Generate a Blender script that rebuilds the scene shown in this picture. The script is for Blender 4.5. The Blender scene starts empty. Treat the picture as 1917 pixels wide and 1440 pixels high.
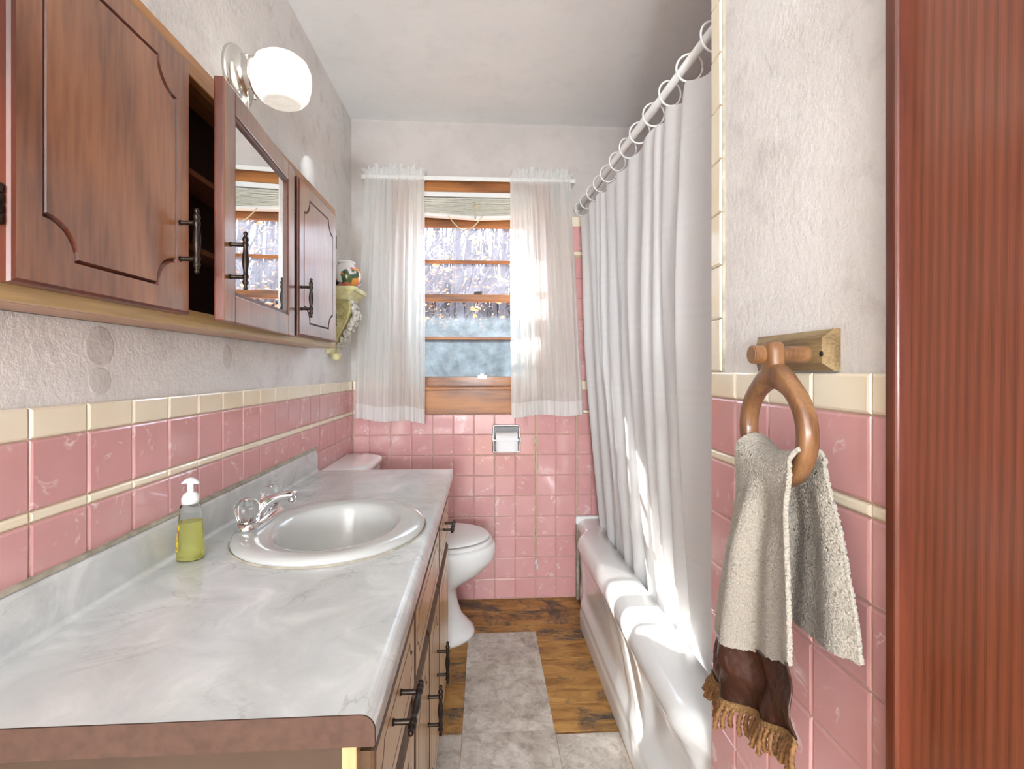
import bpy, bmesh, math, random
from mathutils import Vector, Matrix
random.seed(7)
PI = math.pi
S = bpy.context.scene
COL = S.collection

# ------------------------------------------------------------------ camera, light, exposure
FPX = 918.0
YAW = math.atan(52 / FPX)
cam = bpy.data.cameras.new('camera')
cam.sensor_fit = 'HORIZONTAL'; cam.sensor_width = 36.0
cam.lens = FPX / 1917 * 36
cam.shift_x = 0.0; cam.shift_y = -27 / 1917
cam.clip_start = 0.02
camo = bpy.data.objects.new('camera', cam); COL.objects.link(camo)
camo.location = (0, 0, 1.225); camo.rotation_euler = (PI / 2, 0, -YAW)
S.camera = camo

W = bpy.data.worlds.new('sky'); S.world = W; W.use_nodes = True
bg = W.node_tree.nodes['Background']
bg.inputs[0].default_value = (0.66, 0.82, 1.0, 1); bg.inputs[1].default_value = 5.5

sl = bpy.data.lights.new('sun', 'SUN'); sl.energy = 16.0; sl.angle = math.radians(0.6); sl.color = (1, .97, .92)
so = bpy.data.objects.new('sun', sl); COL.objects.link(so)
so.rotation_euler = Vector((.57, -.87, -1.0)).to_track_quat('-Z', 'Y').to_euler()

def area(name, loc, target, size, power, color):
    l = bpy.data.lights.new(name, 'AREA'); l.shape = 'RECTANGLE'; l.size, l.size_y = size; l.energy = power; l.color = color
    o = bpy.data.objects.new(name, l); COL.objects.link(o); o.location = loc
    o.rotation_euler = (Vector(target) - Vector(loc)).to_track_quat('-Z', 'Y').to_euler()
    return o
pl = bpy.data.lights.new('fill_light', 'POINT'); pl.energy = 160; pl.shadow_soft_size = .22; pl.color = (.84, .92, 1)  # added fill light behind the camera; no such lamp belongs to the room
po = bpy.data.objects.new('fill_light', pl); COL.objects.link(po); po.location = (-.12, -2.5, 1.25)
S.view_settings.view_transform = 'Standard'; S.view_settings.look = 'None'
S.view_settings.gamma = 1.0; S.view_settings.use_curve_mapping = False
S.view_settings.exposure = 0.95

# ------------------------------------------------------------------ material helpers
def srgb(r, g, b):
    f = lambda c: (c / 255 / 12.92) if c / 255 <= .04045 else ((c / 255 + .055) / 1.055) ** 2.4
    return (f(r), f(g), f(b), 1)
class NT:
    def __init__(s, name):
        s.m = bpy.data.materials.new(name); s.m.use_nodes = True
        s.t = s.m.node_tree; s.b = s.t.nodes['Principled BSDF']; s.out = s.t.nodes['Material Output']
    def n(s, typ, **kw):
        nd = s.t.nodes.new(typ)
        for k, v in kw.items():
            if k[0] == '_': setattr(nd, k[1:], v)
            else: nd.inputs[k.replace('_', ' ')].default_value = v
        return nd
    def l(s, a, b): s.t.links.new(a, b)
    def P(s, **kw):
        for k, v in kw.items(): s.b.inputs[k.replace('_', ' ')].default_value = v
        return s
    def coord(s, scale=(1, 1, 1), rnd=0.0, rot=(0, 0, 0)):
        tc = s.n('ShaderNodeTexCoord'); mp = s.n('ShaderNodeMapping')
        mp.inputs['Scale'].default_value = scale; mp.inputs['Rotation'].default_value = rot
        s.l(tc.outputs['Object'], mp.inputs['Vector'])
        if rnd:
            oi = s.n('ShaderNodeObjectInfo'); mu = s.n('ShaderNodeVectorMath', _operation='SCALE')
            co = s.n('ShaderNodeCombineXYZ'); m2 = s.n('ShaderNodeMath', _operation='MULTIPLY'); m2.inputs[1].default_value = rnd
            m3 = s.n('ShaderNodeMath', _operation='MULTIPLY'); m3.inputs[1].default_value = rnd * 7.3
            s.l(oi.outputs['Random'], m2.inputs[0]); s.l(oi.outputs['Random'], m3.inputs[0])
            s.l(m2.outputs[0], co.inputs[0]); s.l(m3.outputs[0], co.inputs[1]); s.l(m2.outputs[0], co.inputs[2])
            s.l(co.outputs[0], mp.inputs['Location'])
        return mp.outputs[0]
    def noise(s, vec, scale, detail=4, rough=.55, dist=0):
        nd = s.n('ShaderNodeTexNoise', Scale=scale, Detail=detail, Roughness=rough, Distortion=dist)
        s.l(vec, nd.inputs['Vector']); return nd.outputs['Fac']
    def ramp(s, fac, stops, interp='LINEAR'):
        r = s.n('ShaderNodeValToRGB'); cr = r.color_ramp; cr.interpolation = interp
        while len(cr.elements) < len(stops): cr.elements.new(.5)
        for e, (p, c) in zip(cr.elements, stops):
            e.position = p; e.color = c if len(c) == 4 else (*c, 1)
        s.l(fac, r.inputs[0]); return r.outputs[0]
    def mix(s, fac, a, b, mode='MIX'):
        m = s.n('ShaderNodeMix', _data_type='RGBA', _blend_type=mode)
        for sock, v in ((m.inputs[0], fac), (m.inputs[6], a), (m.inputs[7], b)):
            if hasattr(v, 'links') or hasattr(v, 'is_linked'): s.l(v, sock)
            else: sock.default_value = v
        return m.outputs[2]
    def bump(s, h, strength=.3, dist=.002):
        b = s.n('ShaderNodeBump', Strength=strength, Distance=dist); s.l(h, b.inputs['Height']); s.l(b.outputs[0], s.b.inputs['Normal']); return b
    def color(s, c): s.l(c, s.b.inputs['Base Color']); return s
M = {}
def simple(name, col, rough=.5, metal=0, coat=0, noise=0, nscale=30, bump=0, bscale=200, bd=.001):
    t = NT(name); t.P(Roughness=rough, Metallic=metal, Coat_Weight=coat, Coat_Roughness=.08)
    v = t.coord()
    if noise:
        dark = tuple(c * (1 - noise) for c in col[:3]) + (1,)
        t.color(t.ramp(t.noise(v, nscale), [(.3, dark), (.7, col)]))
    else: t.b.inputs['Base Color'].default_value = col
    if bump: t.bump(t.noise(v, bscale, 3), bump, bd)
    M[name] = t.m; return t
def wood(name, c_dark, c_mid, c_light, grain=(1, 1, .12), scale=9, rough=.35, coat=.4, fine=1, dist=3.0, coatr=.15, rot=(0, 0, 0), coati=1.5):
    t = NT(name); t.P(Roughness=rough, Coat_Weight=coat, Coat_Roughness=coatr)
    v = t.coord(grain, rot=rot)
    n1 = t.noise(v, scale * .35, 3, .5, .6)
    w = t.n('ShaderNodeTexWave', _wave_type='BANDS', _bands_direction='DIAGONAL', Scale=scale * .45, Distortion=dist * 2.2, Detail=2.5, Detail_Scale=1.1)
    t.l(v, w.inputs['Vector'])
    fn = t.n('ShaderNodeTexNoise', Scale=scale * 14, Detail=3); v2 = t.coord(tuple(g * (1 if g >= 1 else .35) for g in grain), rot=rot); t.l(v2, fn.inputs['Vector'])
    base = t.ramp(w.outputs['Fac'], [(.0, c_dark), (.35, c_mid), (1, c_light)])
    base = t.mix(.45, base, t.ramp(n1, [(.3, c_dark), (.5, c_mid), (.72, c_light)]))
    base = t.mix(.35 * fine, base, t.ramp(fn.outputs['Fac'], [(.35, tuple(c * .45 for c in c_dark[:3])), (.6, c_light)]), 'MULTIPLY' if fine > 1 else 'MIX')
    t.color(base); t.bump(fn.outputs['Fac'], .12, .001)
    t.b.inputs['Coat IOR'].default_value = coati
    M[name] = t.m; return t

# plaster
def plaster(name, c1, c2, stain, bs=.5, bscale=70, bd=.004):
    t = NT(name); t.P(Roughness=.75); v = t.coord()
    a = t.ramp(t.noise(v, 3.2, 5, .6), [(.3, c2), (.6, c1)])
    b = t.ramp(t.noise(v, 11, 6, .7), [(.52, (1, 1, 1)), (.72, stain)])
    t.color(t.mix(1, a, b, 'MULTIPLY'))
    t.bump(t.noise(v, bscale, 5, .65), bs, bd); M[name] = t.m
plaster('plaster', srgb(236, 232, 228), srgb(222, 217, 212), (.82, .81, .80), .7)
plaster('plaster_far_shaded', srgb(208, 201, 196), srgb(194, 187, 182), (.92, .91, .90), .25)  # darker copy of the plaster; the end wall's shade is put into the colour
plaster('ceiling_paint', srgb(250, 251, 250), srgb(243, 245, 244), (.95, .95, .95), .2, 120, .002)
plaster('patch_plaster', srgb(220, 214, 208), srgb(206, 200, 194), (.8, .8, .8), .5)

def tile_mat(name, base, dark, streak, amt):
    t = NT(name); t.P(Roughness=.12, Coat_Weight=.3, Coat_Roughness=.04)
    v = t.coord((1, 1, 1), rnd=9.0)
    oi = t.n('ShaderNodeObjectInfo')
    c0 = t.ramp(oi.outputs['Random'], [(0, dark), (1, base)])
    c1 = t.mix(.5, c0, t.ramp(t.noise(v, 9, 3), [(.3, dark), (.7, base)]))
    sn = t.noise(v, 11, 3, .55, 2.2)
    st = t.ramp(sn, [(.0, (0, 0, 0)), (.575, (0, 0, 0)), (.62, (amt, amt, amt)), (.65, (0, 0, 0))])
    gate = t.ramp(t.noise(v, 16, 2), [(.5, (0, 0, 0)), (.62, (1, 1, 1))])
    fac = t.mix(1, st, gate, 'MULTIPLY')
    t.color(t.mix(fac, c1, streak)); t.bump(t.noise(v, 25, 2), .06, .002); M[name] = t.m
tile_mat('tile_pink', srgb(222, 170, 168), srgb(208, 152, 151), srgb(244, 224, 222), .75)
tile_mat('tile_cream', srgb(248, 238, 216), srgb(243, 229, 200), srgb(245, 235, 215), .2)
simple('grout', srgb(206, 178, 156), .9, noise=.25, nscale=40, bump=.3)

wood('cabinet_wood', srgb(104, 60, 37), srgb(144, 90, 57), srgb(172, 114, 75), (1, 1, .3), 7, .3, 1.0, .7, 4.5, .18, coati=1.8)
wood('cabinet_frame_wood', srgb(148, 96, 52), srgb(180, 124, 74), srgb(200, 146, 92), (1, .15, 1), 8, .4, .35, .7)
wood('pale_rail_wood', srgb(166, 130, 78), srgb(190, 156, 102), srgb(204, 174, 122), (1, .15, 1), 8, .4, .35, .7)
wood('dark_trim_edge_shade', srgb(62, 26, 16), srgb(92, 42, 27), srgb(110, 54, 34), (1, 1, .15), 9, .35, .4, .7)  # dark wood of real trim; also paints shade on door edges and grooves
wood('vanity_wood', srgb(176, 138, 92), srgb(202, 168, 122), srgb(216, 186, 144), (1, 1, .2), 6, .35, .45, .5, 2.5)
simple('vanity_trim_edge_shade', srgb(98, 72, 48), .5, noise=.4, nscale=60)  # brown of real trim; also paints shade on vanity board edges and grooves
wood('window_wood', srgb(100, 52, 16), srgb(158, 92, 34), srgb(190, 122, 54), (.22, 1, 1), 9, .45, .15, .7, 3.5)
wood('casing_wood', srgb(98, 50, 33), srgb(124, 66, 44), srgb(144, 82, 56), (3, 9, .16), 14, .3, .7, .8, 1.0, .2)
wood('ring_wood', srgb(84, 54, 30), srgb(124, 84, 52), srgb(148, 108, 72), (1, 1, .3), 22, .4, .3, .6)
wood('plate_wood', srgb(98, 76, 46), srgb(142, 116, 76), srgb(170, 146, 106), (1, .2, 1), 24, .5, .2, .8)
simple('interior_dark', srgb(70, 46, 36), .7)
simple('bronze', srgb(58, 47, 40), .38, .75, noise=.4, nscale=120)
simple('chrome', (.82, .83, .85, 1), .07, 1)
simple('nickel', (.74, .73, .70, 1), .18, 1)
simple('recess_shade_metal', (.22, .22, .22, 1), .55, .6)
simple('porcelain', srgb(238, 239, 238), .08, coat=.5)
simple('sink_porcelain', srgb(200, 200, 196), .12, coat=.4)
simple('enamel', srgb(240, 241, 240), .1, coat=.4)
simple('white_plastic', srgb(238, 238, 236), .35)
simple('white_paint', srgb(240, 240, 236), .4, noise=.06)
simple('particle_board', srgb(92, 66, 53), .8, noise=.3, nscale=70, bump=.3)
simple('vanity_side', srgb(82, 62, 47), .6, noise=.2, nscale=8)
simple('caulk', srgb(196, 188, 168), .7, noise=.4, nscale=35)
simple('tissue', srgb(244, 244, 244), .9, bump=.2, bscale=300)
simple('cord', srgb(226, 212, 178), .8)
simple('rubber_black', srgb(30, 28, 27), .5)
simple('satin_brown', srgb(70, 40, 28), .34, noise=.5, nscale=18, bump=.9, bscale=22, bd=.012)
simple('braid', srgb(150, 112, 66), .7, noise=.5, nscale=300, bump=.8, bscale=400, bd=.002)
simple('fringe', srgb(146, 104, 62), .6, noise=.5, nscale=160)
simple('blind', srgb(226, 222, 208), .6, noise=.15)
simple('alcove_wall', srgb(214, 150, 140), .25)
simple('bark', srgb(84, 74, 76), .9, noise=.5, nscale=9)
simple('leaf', srgb(224, 150, 90), .7, noise=.4, nscale=5)
simple('leaf_litter', srgb(140, 104, 70), .9, noise=.5, nscale=3)

# terry towel
t = NT('terry'); t.P(Roughness=.95, Sheen_Weight=.4); v = t.coord()
t.color(t.ramp(t.noise(v, 420, 2), [(.3, srgb(150, 141, 127)), (.65, srgb(180, 172, 158))])); t.bump(t.noise(v, 420, 3), .6, .003); M['terry'] = t.m
# laminate marble
t = NT('marble_laminate'); t.P(Roughness=.22, Coat_Weight=.25, Coat_Roughness=.1); v = t.coord((1, 1.0, 1), rot=(0, 0, .5))
cl = t.ramp(t.noise(v, 7, 7, .62, .8), [(.3, srgb(188, 191, 190)), (.55, srgb(210, 212, 210)), (.72, srgb(230, 231, 229))])
vn = t.noise(v, 3.2, 6, .55, 1.5)
ve = t.ramp(vn, [(.488, (1, 1, 1)), (.5, (.80, .785, .765)), (.512, (1, 1, 1))])
vg = t.ramp(t.noise(v, 2.2, 2), [(.48, (0, 0, 0)), (.6, (1, 1, 1))])
t.color(t.mix(vg, cl, t.mix(1, cl, ve, 'MULTIPLY'))); M['marble_laminate'] = t.m
# vinyl stone tile
t = NT('vinyl_stone'); t.P(Roughness=.5); v = t.coord((1, 1, 1), rnd=6.0)
a = t.ramp(t.noise(v, 6, 8, .68, 1.0), [(.3, srgb(164, 152, 140)), (.5, srgb(204, 195, 184)), (.7, srgb(228, 223, 214))])
b = t.ramp(t.noise(v, 26, 6, .7, .8), [(.36, (.62, .58, .54)), (.55, (1, 1, 1))])
t.color(t.mix(.8, a, b, 'MULTIPLY')); t.bump(t.noise(v, 40, 4), .15, .002); M['vinyl_stone'] = t.m
# worn plank floor
t = NT('worn_plank'); t.P(Roughness=.55); v = t.coord((.3, 1, 1), rnd=5.0); v1 = t.coord((.75, 1, 1), rnd=5.0)
g = t.ramp(t.noise(v, 22, 6, .65, .7), [(.3, srgb(126, 86, 42)), (.5, srgb(176, 128, 68)), (.7, srgb(206, 160, 94))])
d = t.ramp(t.noise(v1, 5.0, 9, .75, .6), [(.5, (0, 0, 0)), (.6, (1, 1, 1))])
dk = t.ramp(t.noise(v1, 40, 4, .7), [(.3, srgb(62, 52, 44)), (.7, srgb(112, 98, 84))])
t.color(t.mix(d, g, dk)); t.bump(t.noise(v, 60, 5), .4, .003); M['worn_plank'] = t.m
# mirror
t = NT('mirror_glass'); t.P(Base_Color=(.9, .92, .92, 1), Metallic=1, Roughness=.01); M['mirror_glass'] = t.m
# acrylic and bottle glass
def glassy(name, col, ior=1.45, rough=.02, trans=1):
    t = NT(name); t.P(Base_Color=col, Transmission_Weight=trans, IOR=ior, Roughness=rough); M[name] = t.m
glassy('acrylic', (.96, .97, .96, 1), 1.35, .07)
glassy('bottle_plastic', (.97, .98, .97, 1), 1.15)
t = NT('soap_liquid'); t.P(Base_Color=srgb(236, 234, 150), Transmission_Weight=.8, IOR=1.12, Roughness=.1); M['soap_liquid'] = t.m
t = NT('soap_label'); t.P(Roughness=.4); v = t.coord((1, 1, 1))
t.color(t.ramp(t.noise(v, 70, 3), [(.4, srgb(120, 84, 50)), (.5, srgb(214, 176, 40)), (.62, srgb(232, 200, 60))])); M['soap_label'] = t.m
# glass with grime / condensation: haze rises with height window
def pane_mat(name, z0, f0, z1, f1, tint):
    t = NT(name); t.t.nodes.remove(t.b)
    tc = t.n('ShaderNodeTexCoord'); sp = t.n('ShaderNodeSeparateXYZ'); t.l(tc.outputs['Object'], sp.inputs[0])
    mr = t.n('ShaderNodeMapRange'); t.l(sp.outputs['Z'], mr.inputs[0])
    for i, vv in zip((1, 2, 3, 4), (z0, z1, f0, f1)): mr.inputs[i].default_value = vv
    nz = t.n('ShaderNodeTexNoise', Scale=14, Detail=6, Roughness=.7); t.l(tc.outputs['Object'], nz.inputs['Vector'])
    ad = t.n('ShaderNodeMath', _operation='MULTIPLY_ADD'); t.l(nz.outputs['Fac'], ad.inputs[0]); ad.inputs[1].default_value = .24; ad.inputs[2].default_value = -.12
    sm = t.n('ShaderNodeMath', _operation='ADD', _use_clamp=True); t.l(mr.outputs[0], sm.inputs[0]); t.l(ad.outputs[0], sm.inputs[1])
    tr = t.n('ShaderNodeBsdfTransparent'); tl = t.n('ShaderNodeBsdfTranslucent'); tl.inputs[0].default_value = tint
    df = t.n('ShaderNodeBsdfDiffuse'); df.inputs[0].default_value = tint
    n2 = t.n('ShaderNodeTexNoise', Scale=9, Detail=7, Roughness=.72); t.l(tc.outputs['Object'], n2.inputs['Vector'])
    tcol = t.ramp(n2.outputs['Fac'], [(.34, tuple(c * .5 for c in tint[:3])), (.66, tint)]); t.l(tcol, tl.inputs[0]); t.l(tcol, df.inputs[0])
    m0 = t.n('ShaderNodeMixShader'); m0.inputs[0].default_value = .35; t.l(tl.outputs[0], m0.inputs[1]); t.l(df.outputs[0], m0.inputs[2])
    m1 = t.n('ShaderNodeMixShader'); t.l(sm.outputs[0], m1.inputs[0]); t.l(tr.outputs[0], m1.inputs[1]); t.l(m0.outputs[0], m1.inputs[2])
    t.l(m1.outputs[0], t.out.inputs[0]); M[name] = t.m
# heights are measured from the window sill
pane_mat('pane_upper', 0, .14, 1, .14, (.34, .34, .40, 1))
pane_mat('pane_mid', .335, .66, .395, .05, (.22, .26, .285, 1))
pane_mat('pane_low', .05, .84, .27, .76, (.22, .26, .285, 1))
# fabrics
def fabric(name, col, transp, transl, scale=0, stripes=None):
    t = NT(name); t.t.nodes.remove(t.b)
    d = t.n('ShaderNodeBsdfDiffuse'); d.inputs[0].default_value = col
    l = t.n('ShaderNodeBsdfTranslucent'); l.inputs[0].default_value = col
    tr = t.n('ShaderNodeBsdfTransparent')
    a = t.n('ShaderNodeMixShader'); a.inputs[0].default_value = transl; t.l(d.outputs[0], a.inputs[1]); t.l(l.outputs[0], a.inputs[2])
    b = t.n('ShaderNodeMixShader'); b.inputs[0].default_value = transp; t.l(a.outputs[0], b.inputs[1]); t.l(tr.outputs[0], b.inputs[2])
    if stripes:
        tc = t.n('ShaderNodeTexCoord'); sp = t.n('ShaderNodeSeparateXYZ'); t.l(tc.outputs['Object'], sp.inputs[0])
        w = t.n('ShaderNodeMath', _operation='MODULO'); t.l(sp.outputs['Z'], w.inputs[0]); w.inputs[1].default_value = stripes
        r = t.ramp(w.outputs[0], [(0, (0, 0, 0)), (.02, (1, 1, 1)), (.035, (0, 0, 0)), (.05, (1, 1, 1)), (.065, (0, 0, 0))], 'CONSTANT')
        t.l(t.mix(r, col, (.97, .97, .97, 1)), d.inputs[0]); t.l(t.mix(r, col, tuple(c * .86 for c in col[:3]) + (1,)), l.inputs[0])
    t.l(b.outputs[0], t.out.inputs[0]); M[name] = t.m
fabric('sheer', (.97, .97, .95, 1), .20, .58)
fabric('sheer_double', (.96, .96, .94, 1), .05, .4)
fabric('shower_fabric', (.93, .93, .93, 1), .02, .32, stripes=.235)
fabric('liner_plastic', (.86, .88, .90, 1), .35, .5)
# lamp glass
t = NT('lamp_glass'); t.P(Base_Color=srgb(250, 244, 226), Roughness=.25, Emission_Color=(1, .93, .80, 1), Emission_Strength=.5); M['lamp_glass'] = t.m
t = NT('lamp_lens'); v = t.coord(); t.P(Base_Color=srgb(235, 232, 222), Roughness=.15, Emission_Color=(1, .95, .85, 1), Emission_Strength=.22)
t.bump(t.noise(v, 160, 2), .8, .004); M['lamp_lens'] = t.m
# porcelain jar with flowers
t = NT('floral_porcelain'); t.P(Roughness=.1, Coat_Weight=.5); v = t.coord()
vo = t.n('ShaderNodeTexVoronoi', Scale=34); t.l(v, vo.inputs['Vector'])
sc = t.n('ShaderNodeSeparateColor'); t.l(vo.outputs['Color'], sc.inputs[0])
fl = t.ramp(sc.outputs[0], [(0, srgb(60, 90, 70)), (.2, srgb(214, 120, 100)), (.4, srgb(224, 150, 150)), (.58, srgb(40, 44, 84)), (.7, srgb(90, 110, 60)), (.84, srgb(226, 150, 70))], 'CONSTANT')
pt = t.ramp(t.noise(v, 13, 2), [(.46, (0, 0, 0)), (.5, (1, 1, 1))])
t.color(t.mix(pt, srgb(238, 236, 234), fl)); M['floral_porcelain'] = t.m
t = NT('bracket_ivory'); t.P(Roughness=.45); v = t.coord()
t.color(t.ramp(t.noise(v, 18, 3), [(.35, srgb(196, 186, 120)), (.65, srgb(232, 224, 176))])); M['bracket_ivory'] = t.m
t = NT('bracket_relief'); t.P(Roughness=.5); v = t.coord()
t.color(t.ramp(t.noise(v, 60, 3), [(.35, srgb(150, 140, 138)), (.6, srgb(226, 222, 206))])); M['bracket_relief'] = t.m

# ------------------------------------------------------------------ geometry helpers
BASE = {}
def link(o, parent):
    COL.objects.link(o)
    if parent is not None: o.parent = parent
def tag(o, label, cat, group=None, kind=None):
    o['label'] = label; o['category'] = cat
    if group: o['group'] = group
    if kind: o['kind'] = kind
    return o
def thing(name, loc, label, cat, group=None, kind=None):
    o = bpy.data.objects.new(name, None); o.empty_display_size = .05; COL.objects.link(o); o.location = loc
    BASE[o.name] = Vector(loc); tag(o, label, cat, group, kind); return o
class MB:
    def __init__(s): s.v = []; s.f = []; s.xf = None
    def add(s, vs, fs):
        k = len(s.v)
        s.v += [tuple(s.xf @ Vector(p)) if s.xf else tuple(p) for p in vs]
        s.f += [tuple(i + k for i in f) for f in fs]; return s
    def box(s, a, b):
        x0, x1 = sorted((a[0], b[0])); y0, y1 = sorted((a[1], b[1])); z0, z1 = sorted((a[2], b[2]))
        return s.add([(x0, y0, z0), (x1, y0, z0), (x1, y1, z0), (x0, y1, z0), (x0, y0, z1), (x1, y0, z1), (x1, y1, z1), (x0, y1, z1)],
                     [(3, 2, 1, 0), (4, 5, 6, 7), (0, 1, 5, 4), (1, 2, 6, 5), (2, 3, 7, 6), (3, 0, 4, 7)])
    def loft(s, rings, cap=True, closed=True):
        n = len(rings[0]); vs = [p for r in rings for p in r]; fs = []
        for i in range(len(rings) - 1):
            for j in range(n if closed else n - 1):
                fs.append((i * n + j, i * n + (j + 1) % n, (i + 1) * n + (j + 1) % n, (i + 1) * n + j))
        if cap: fs.append(tuple(reversed(range(n)))); fs.append(tuple(range((len(rings) - 1) * n, len(rings) * n)))
        return s.add(vs, fs)
    def lathe(s, c, axis, prof, n=24, cap=True):
        """prof: (distance along axis, radius)"""
        a = Vector(axis).normalized(); u = a.orthogonal().normalized(); w = a.cross(u); c = Vector(c)
        return s.loft([[c + a * d + (u * math.cos(2 * PI * k / n) + w * math.sin(2 * PI * k / n)) * max(r, 1e-5) for k in range(n)] for d, r in prof], cap)
    def tube(s, pts, r, n=8, cap=True):
        pts = [Vector(p) for p in pts]; rings = []; up = None
        for i, p in enumerate(pts):
            d = (pts[min(i + 1, len(pts) - 1)] - pts[max(i - 1, 0)]).normalized()
            if up is None: up = d.orthogonal().normalized()
            up = (up - d * up.dot(d)); up = up.normalized() if up.length > 1e-6 else d.orthogonal().normalized()
            w = d.cross(up); rr = r[i] if isinstance(r, (list, tuple)) else r
            rings.append([p + (up * math.cos(2 * PI * k / n) + w * math.sin(2 * PI * k / n)) * rr for k in range(n)])
        return s.loft(rings, cap)
    def ball(s, c, r, n=12, m=8):
        r = (r, r, r) if not isinstance(r, (tuple, list)) else r
        return s.loft([[(c[0] + r[0] * math.sin(PI * (i + .02) / (m + .04)) * math.cos(2 * PI * k / n), c[1] + r[1] * math.sin(PI * (i + .02) / (m + .04)) * math.sin(2 * PI * k / n), c[2] - r[2] * math.cos(PI * (i + .02) / (m + .04))) for k in range(n)] for i in range(m + 1)])
    def grid(s, fn, nu, nv):
        vs = [fn(i / nu, j / nv) for j in range(nv + 1) for i in range(nu + 1)]; q = nu + 1
        return s.add(vs, [(j * q + i, j * q + i + 1, (j + 1) * q + i + 1, (j + 1) * q + i) for j in range(nv) for i in range(nu)])
    def build(s, name, mat, parent=None, smooth=False, bevel=0, seg=2, thick=0, sub=0, fix=True, kind=None, label=None):
        base = BASE.get(parent.name, Vector((0, 0, 0))) if parent else Vector((0, 0, 0))
        me = bpy.data.meshes.new(name); me.from_pydata([tuple(Vector(p) - base) for p in s.v], [], s.f)
        if fix:
            bm = bmesh.new(); bm.from_mesh(me); bmesh.ops.recalc_face_normals(bm, faces=bm.faces); bm.to_mesh(me); bm.free()
        me.materials.append(M[mat])
        if smooth: me.polygons.foreach_set('use_smooth', [True] * len(me.polygons))
        o = bpy.data.objects.new(name, me); link(o, parent); BASE[o.name] = base
        if thick: m = o.modifiers.new('solid', 'SOLIDIFY'); m.thickness = thick; m.offset = 0
        if bevel: m = o.modifiers.new('bevel', 'BEVEL'); m.width = bevel; m.segments = seg; m.limit_method = 'ANGLE'; m.angle_limit = .6
        if sub: m = o.modifiers.new('sub', 'SUBSURF'); m.levels = m.render_levels = sub
        if smooth and bevel == 0 and not sub: pass
        if kind: o['kind'] = kind
        if label: o['label'] = label
        return o
def box(name, a, b, mat, parent=None, bevel=0, **k): return MB().box(a, b).build(name, mat, parent, bevel=bevel, **k)
def struct(o, label, cat): return tag(o, label, cat, kind='structure')
def autosmooth(o, ang=35):
    for p in o.data.polygons: p.use_smooth = True
    o.data.set_sharp_from_angle(angle=math.radians(ang)); return o

# ------------------------------------------------------------------ room shell
XL, XR, YF, YB, ZC = -.70, .495, 2.63, -3.6, 2.546
XA, YS = 1.26, 1.03          # alcove back wall, stub wall end
WX0, WX1, WZ0, WZ1 = -.40, .265, 1.125, 2.17   # window opening
fl = struct(box('floor', (XL, YB, -.08), (XA, YF, -.012), 'worn_plank'), 'bare wooden subfloor boards, worn and stained, beside the bathtub', 'floor')
struct(box('ceiling', (XL - .1, YB, ZC), (XA + .1, YF + .1, ZC + .08), 'ceiling_paint'), 'smooth white painted ceiling over the bathroom', 'ceiling')
wl = struct(box('wall_left', (XL - .1, YB, -.08), (XL, YF + .1, ZC), 'plaster'), 'rough off-white plaster wall behind the vanity, tiled pink below', 'wall')
mb = MB()
mb.box((XL, YF, -.08), (WX0, YF + .12, ZC)); mb.box((WX1, YF, -.08), (XA + .1, YF + .12, ZC))
mb.box((WX0, YF, -.08), (WX1, YF + .12, WZ0)); mb.box((WX0, YF, WZ1), (WX1, YF + .12, ZC))
wf = struct(mb.build('wall_far', 'plaster_far_shaded'), 'plaster end wall around the window, toned darker for shade, pink tiles below', 'wall')
wr = struct(box('wall_right', (XR, YB, -.08), (XR + .12, YS - .002, ZC), 'plaster'), 'short off-white plaster wall carrying the towel ring', 'wall')
struct(box('wall_alcove', (XA, YS - .1, -.08), (XA + .1, YF, ZC), 'alcove_wall'), 'wall on the far side of the bathtub behind the shower curtain', 'wall')
struct(box('wall_alcove_end', (XR + .12, YS - .1, -.08), (XA, YS - .002, ZC), 'alcove_wall'), 'end wall of the bathtub alcove behind the towel wall', 'wall')
struct(box('wall_back', (XL - .1, YB - .1, -.08), (XA + .1, YB, ZC), 'plaster'), 'plain plaster wall behind the viewer', 'wall')

# planks
pm = {}
y = YB; k = 0
def sharebox(key, mat, dx, dy, dz, ch=.0015):
    if key not in pm:
        mb = MB(); x, yy = dx / 2, dy / 2
        r = lambda i, z: [(-x + i, -yy + i, z), (x - i, -yy + i, z), (x - i, yy - i, z), (-x + i, yy - i, z)]
        mb.loft([r(0, 0), r(0, dz - ch), r(ch, dz)])
        me = bpy.data.meshes.new(key); me.from_pydata(mb.v, [], mb.f); me.materials.append(M[mat]); pm[key] = me
    return pm[key]
PW = .1405
yy = YF - PW / 2
while yy > .35:
    for xa, xb in ((XL, .5),):
        o = bpy.data.objects.new('plank', sharebox('plank', 'worn_plank', xb - xa - .002, PW - .0025, .012)); link(o, fl)
        o.location = ((xa + xb) / 2, yy, -.012)
    yy -= PW
VT = .314
def vinyl(x0, y0, x1, y1):
    w, h = round(x1 - x0, 3), round(y1 - y0, 3)
    o = bpy.data.objects.new('floor_tile', sharebox(f'vinyl{w}_{h}', 'vinyl_stone', w - .0012, h - .0012, .003, .0006)); link(o, fl)
    o.location = ((x0 + x1) / 2, (y0 + y1) / 2, .0)
xa, xb = -.0745, .2395
for i in range(5): vinyl(xa, 2.283 - VT * (i + 1), xb, 2.283 - VT * i)
for i in range(3):
    vinyl(xb, 1.634 - VT * (i + 1), .455, 1.634 - VT * i)
    vinyl(xa - .085, 1.652 - VT * (i + 1), xa, 1.652 - VT * i)

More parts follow.
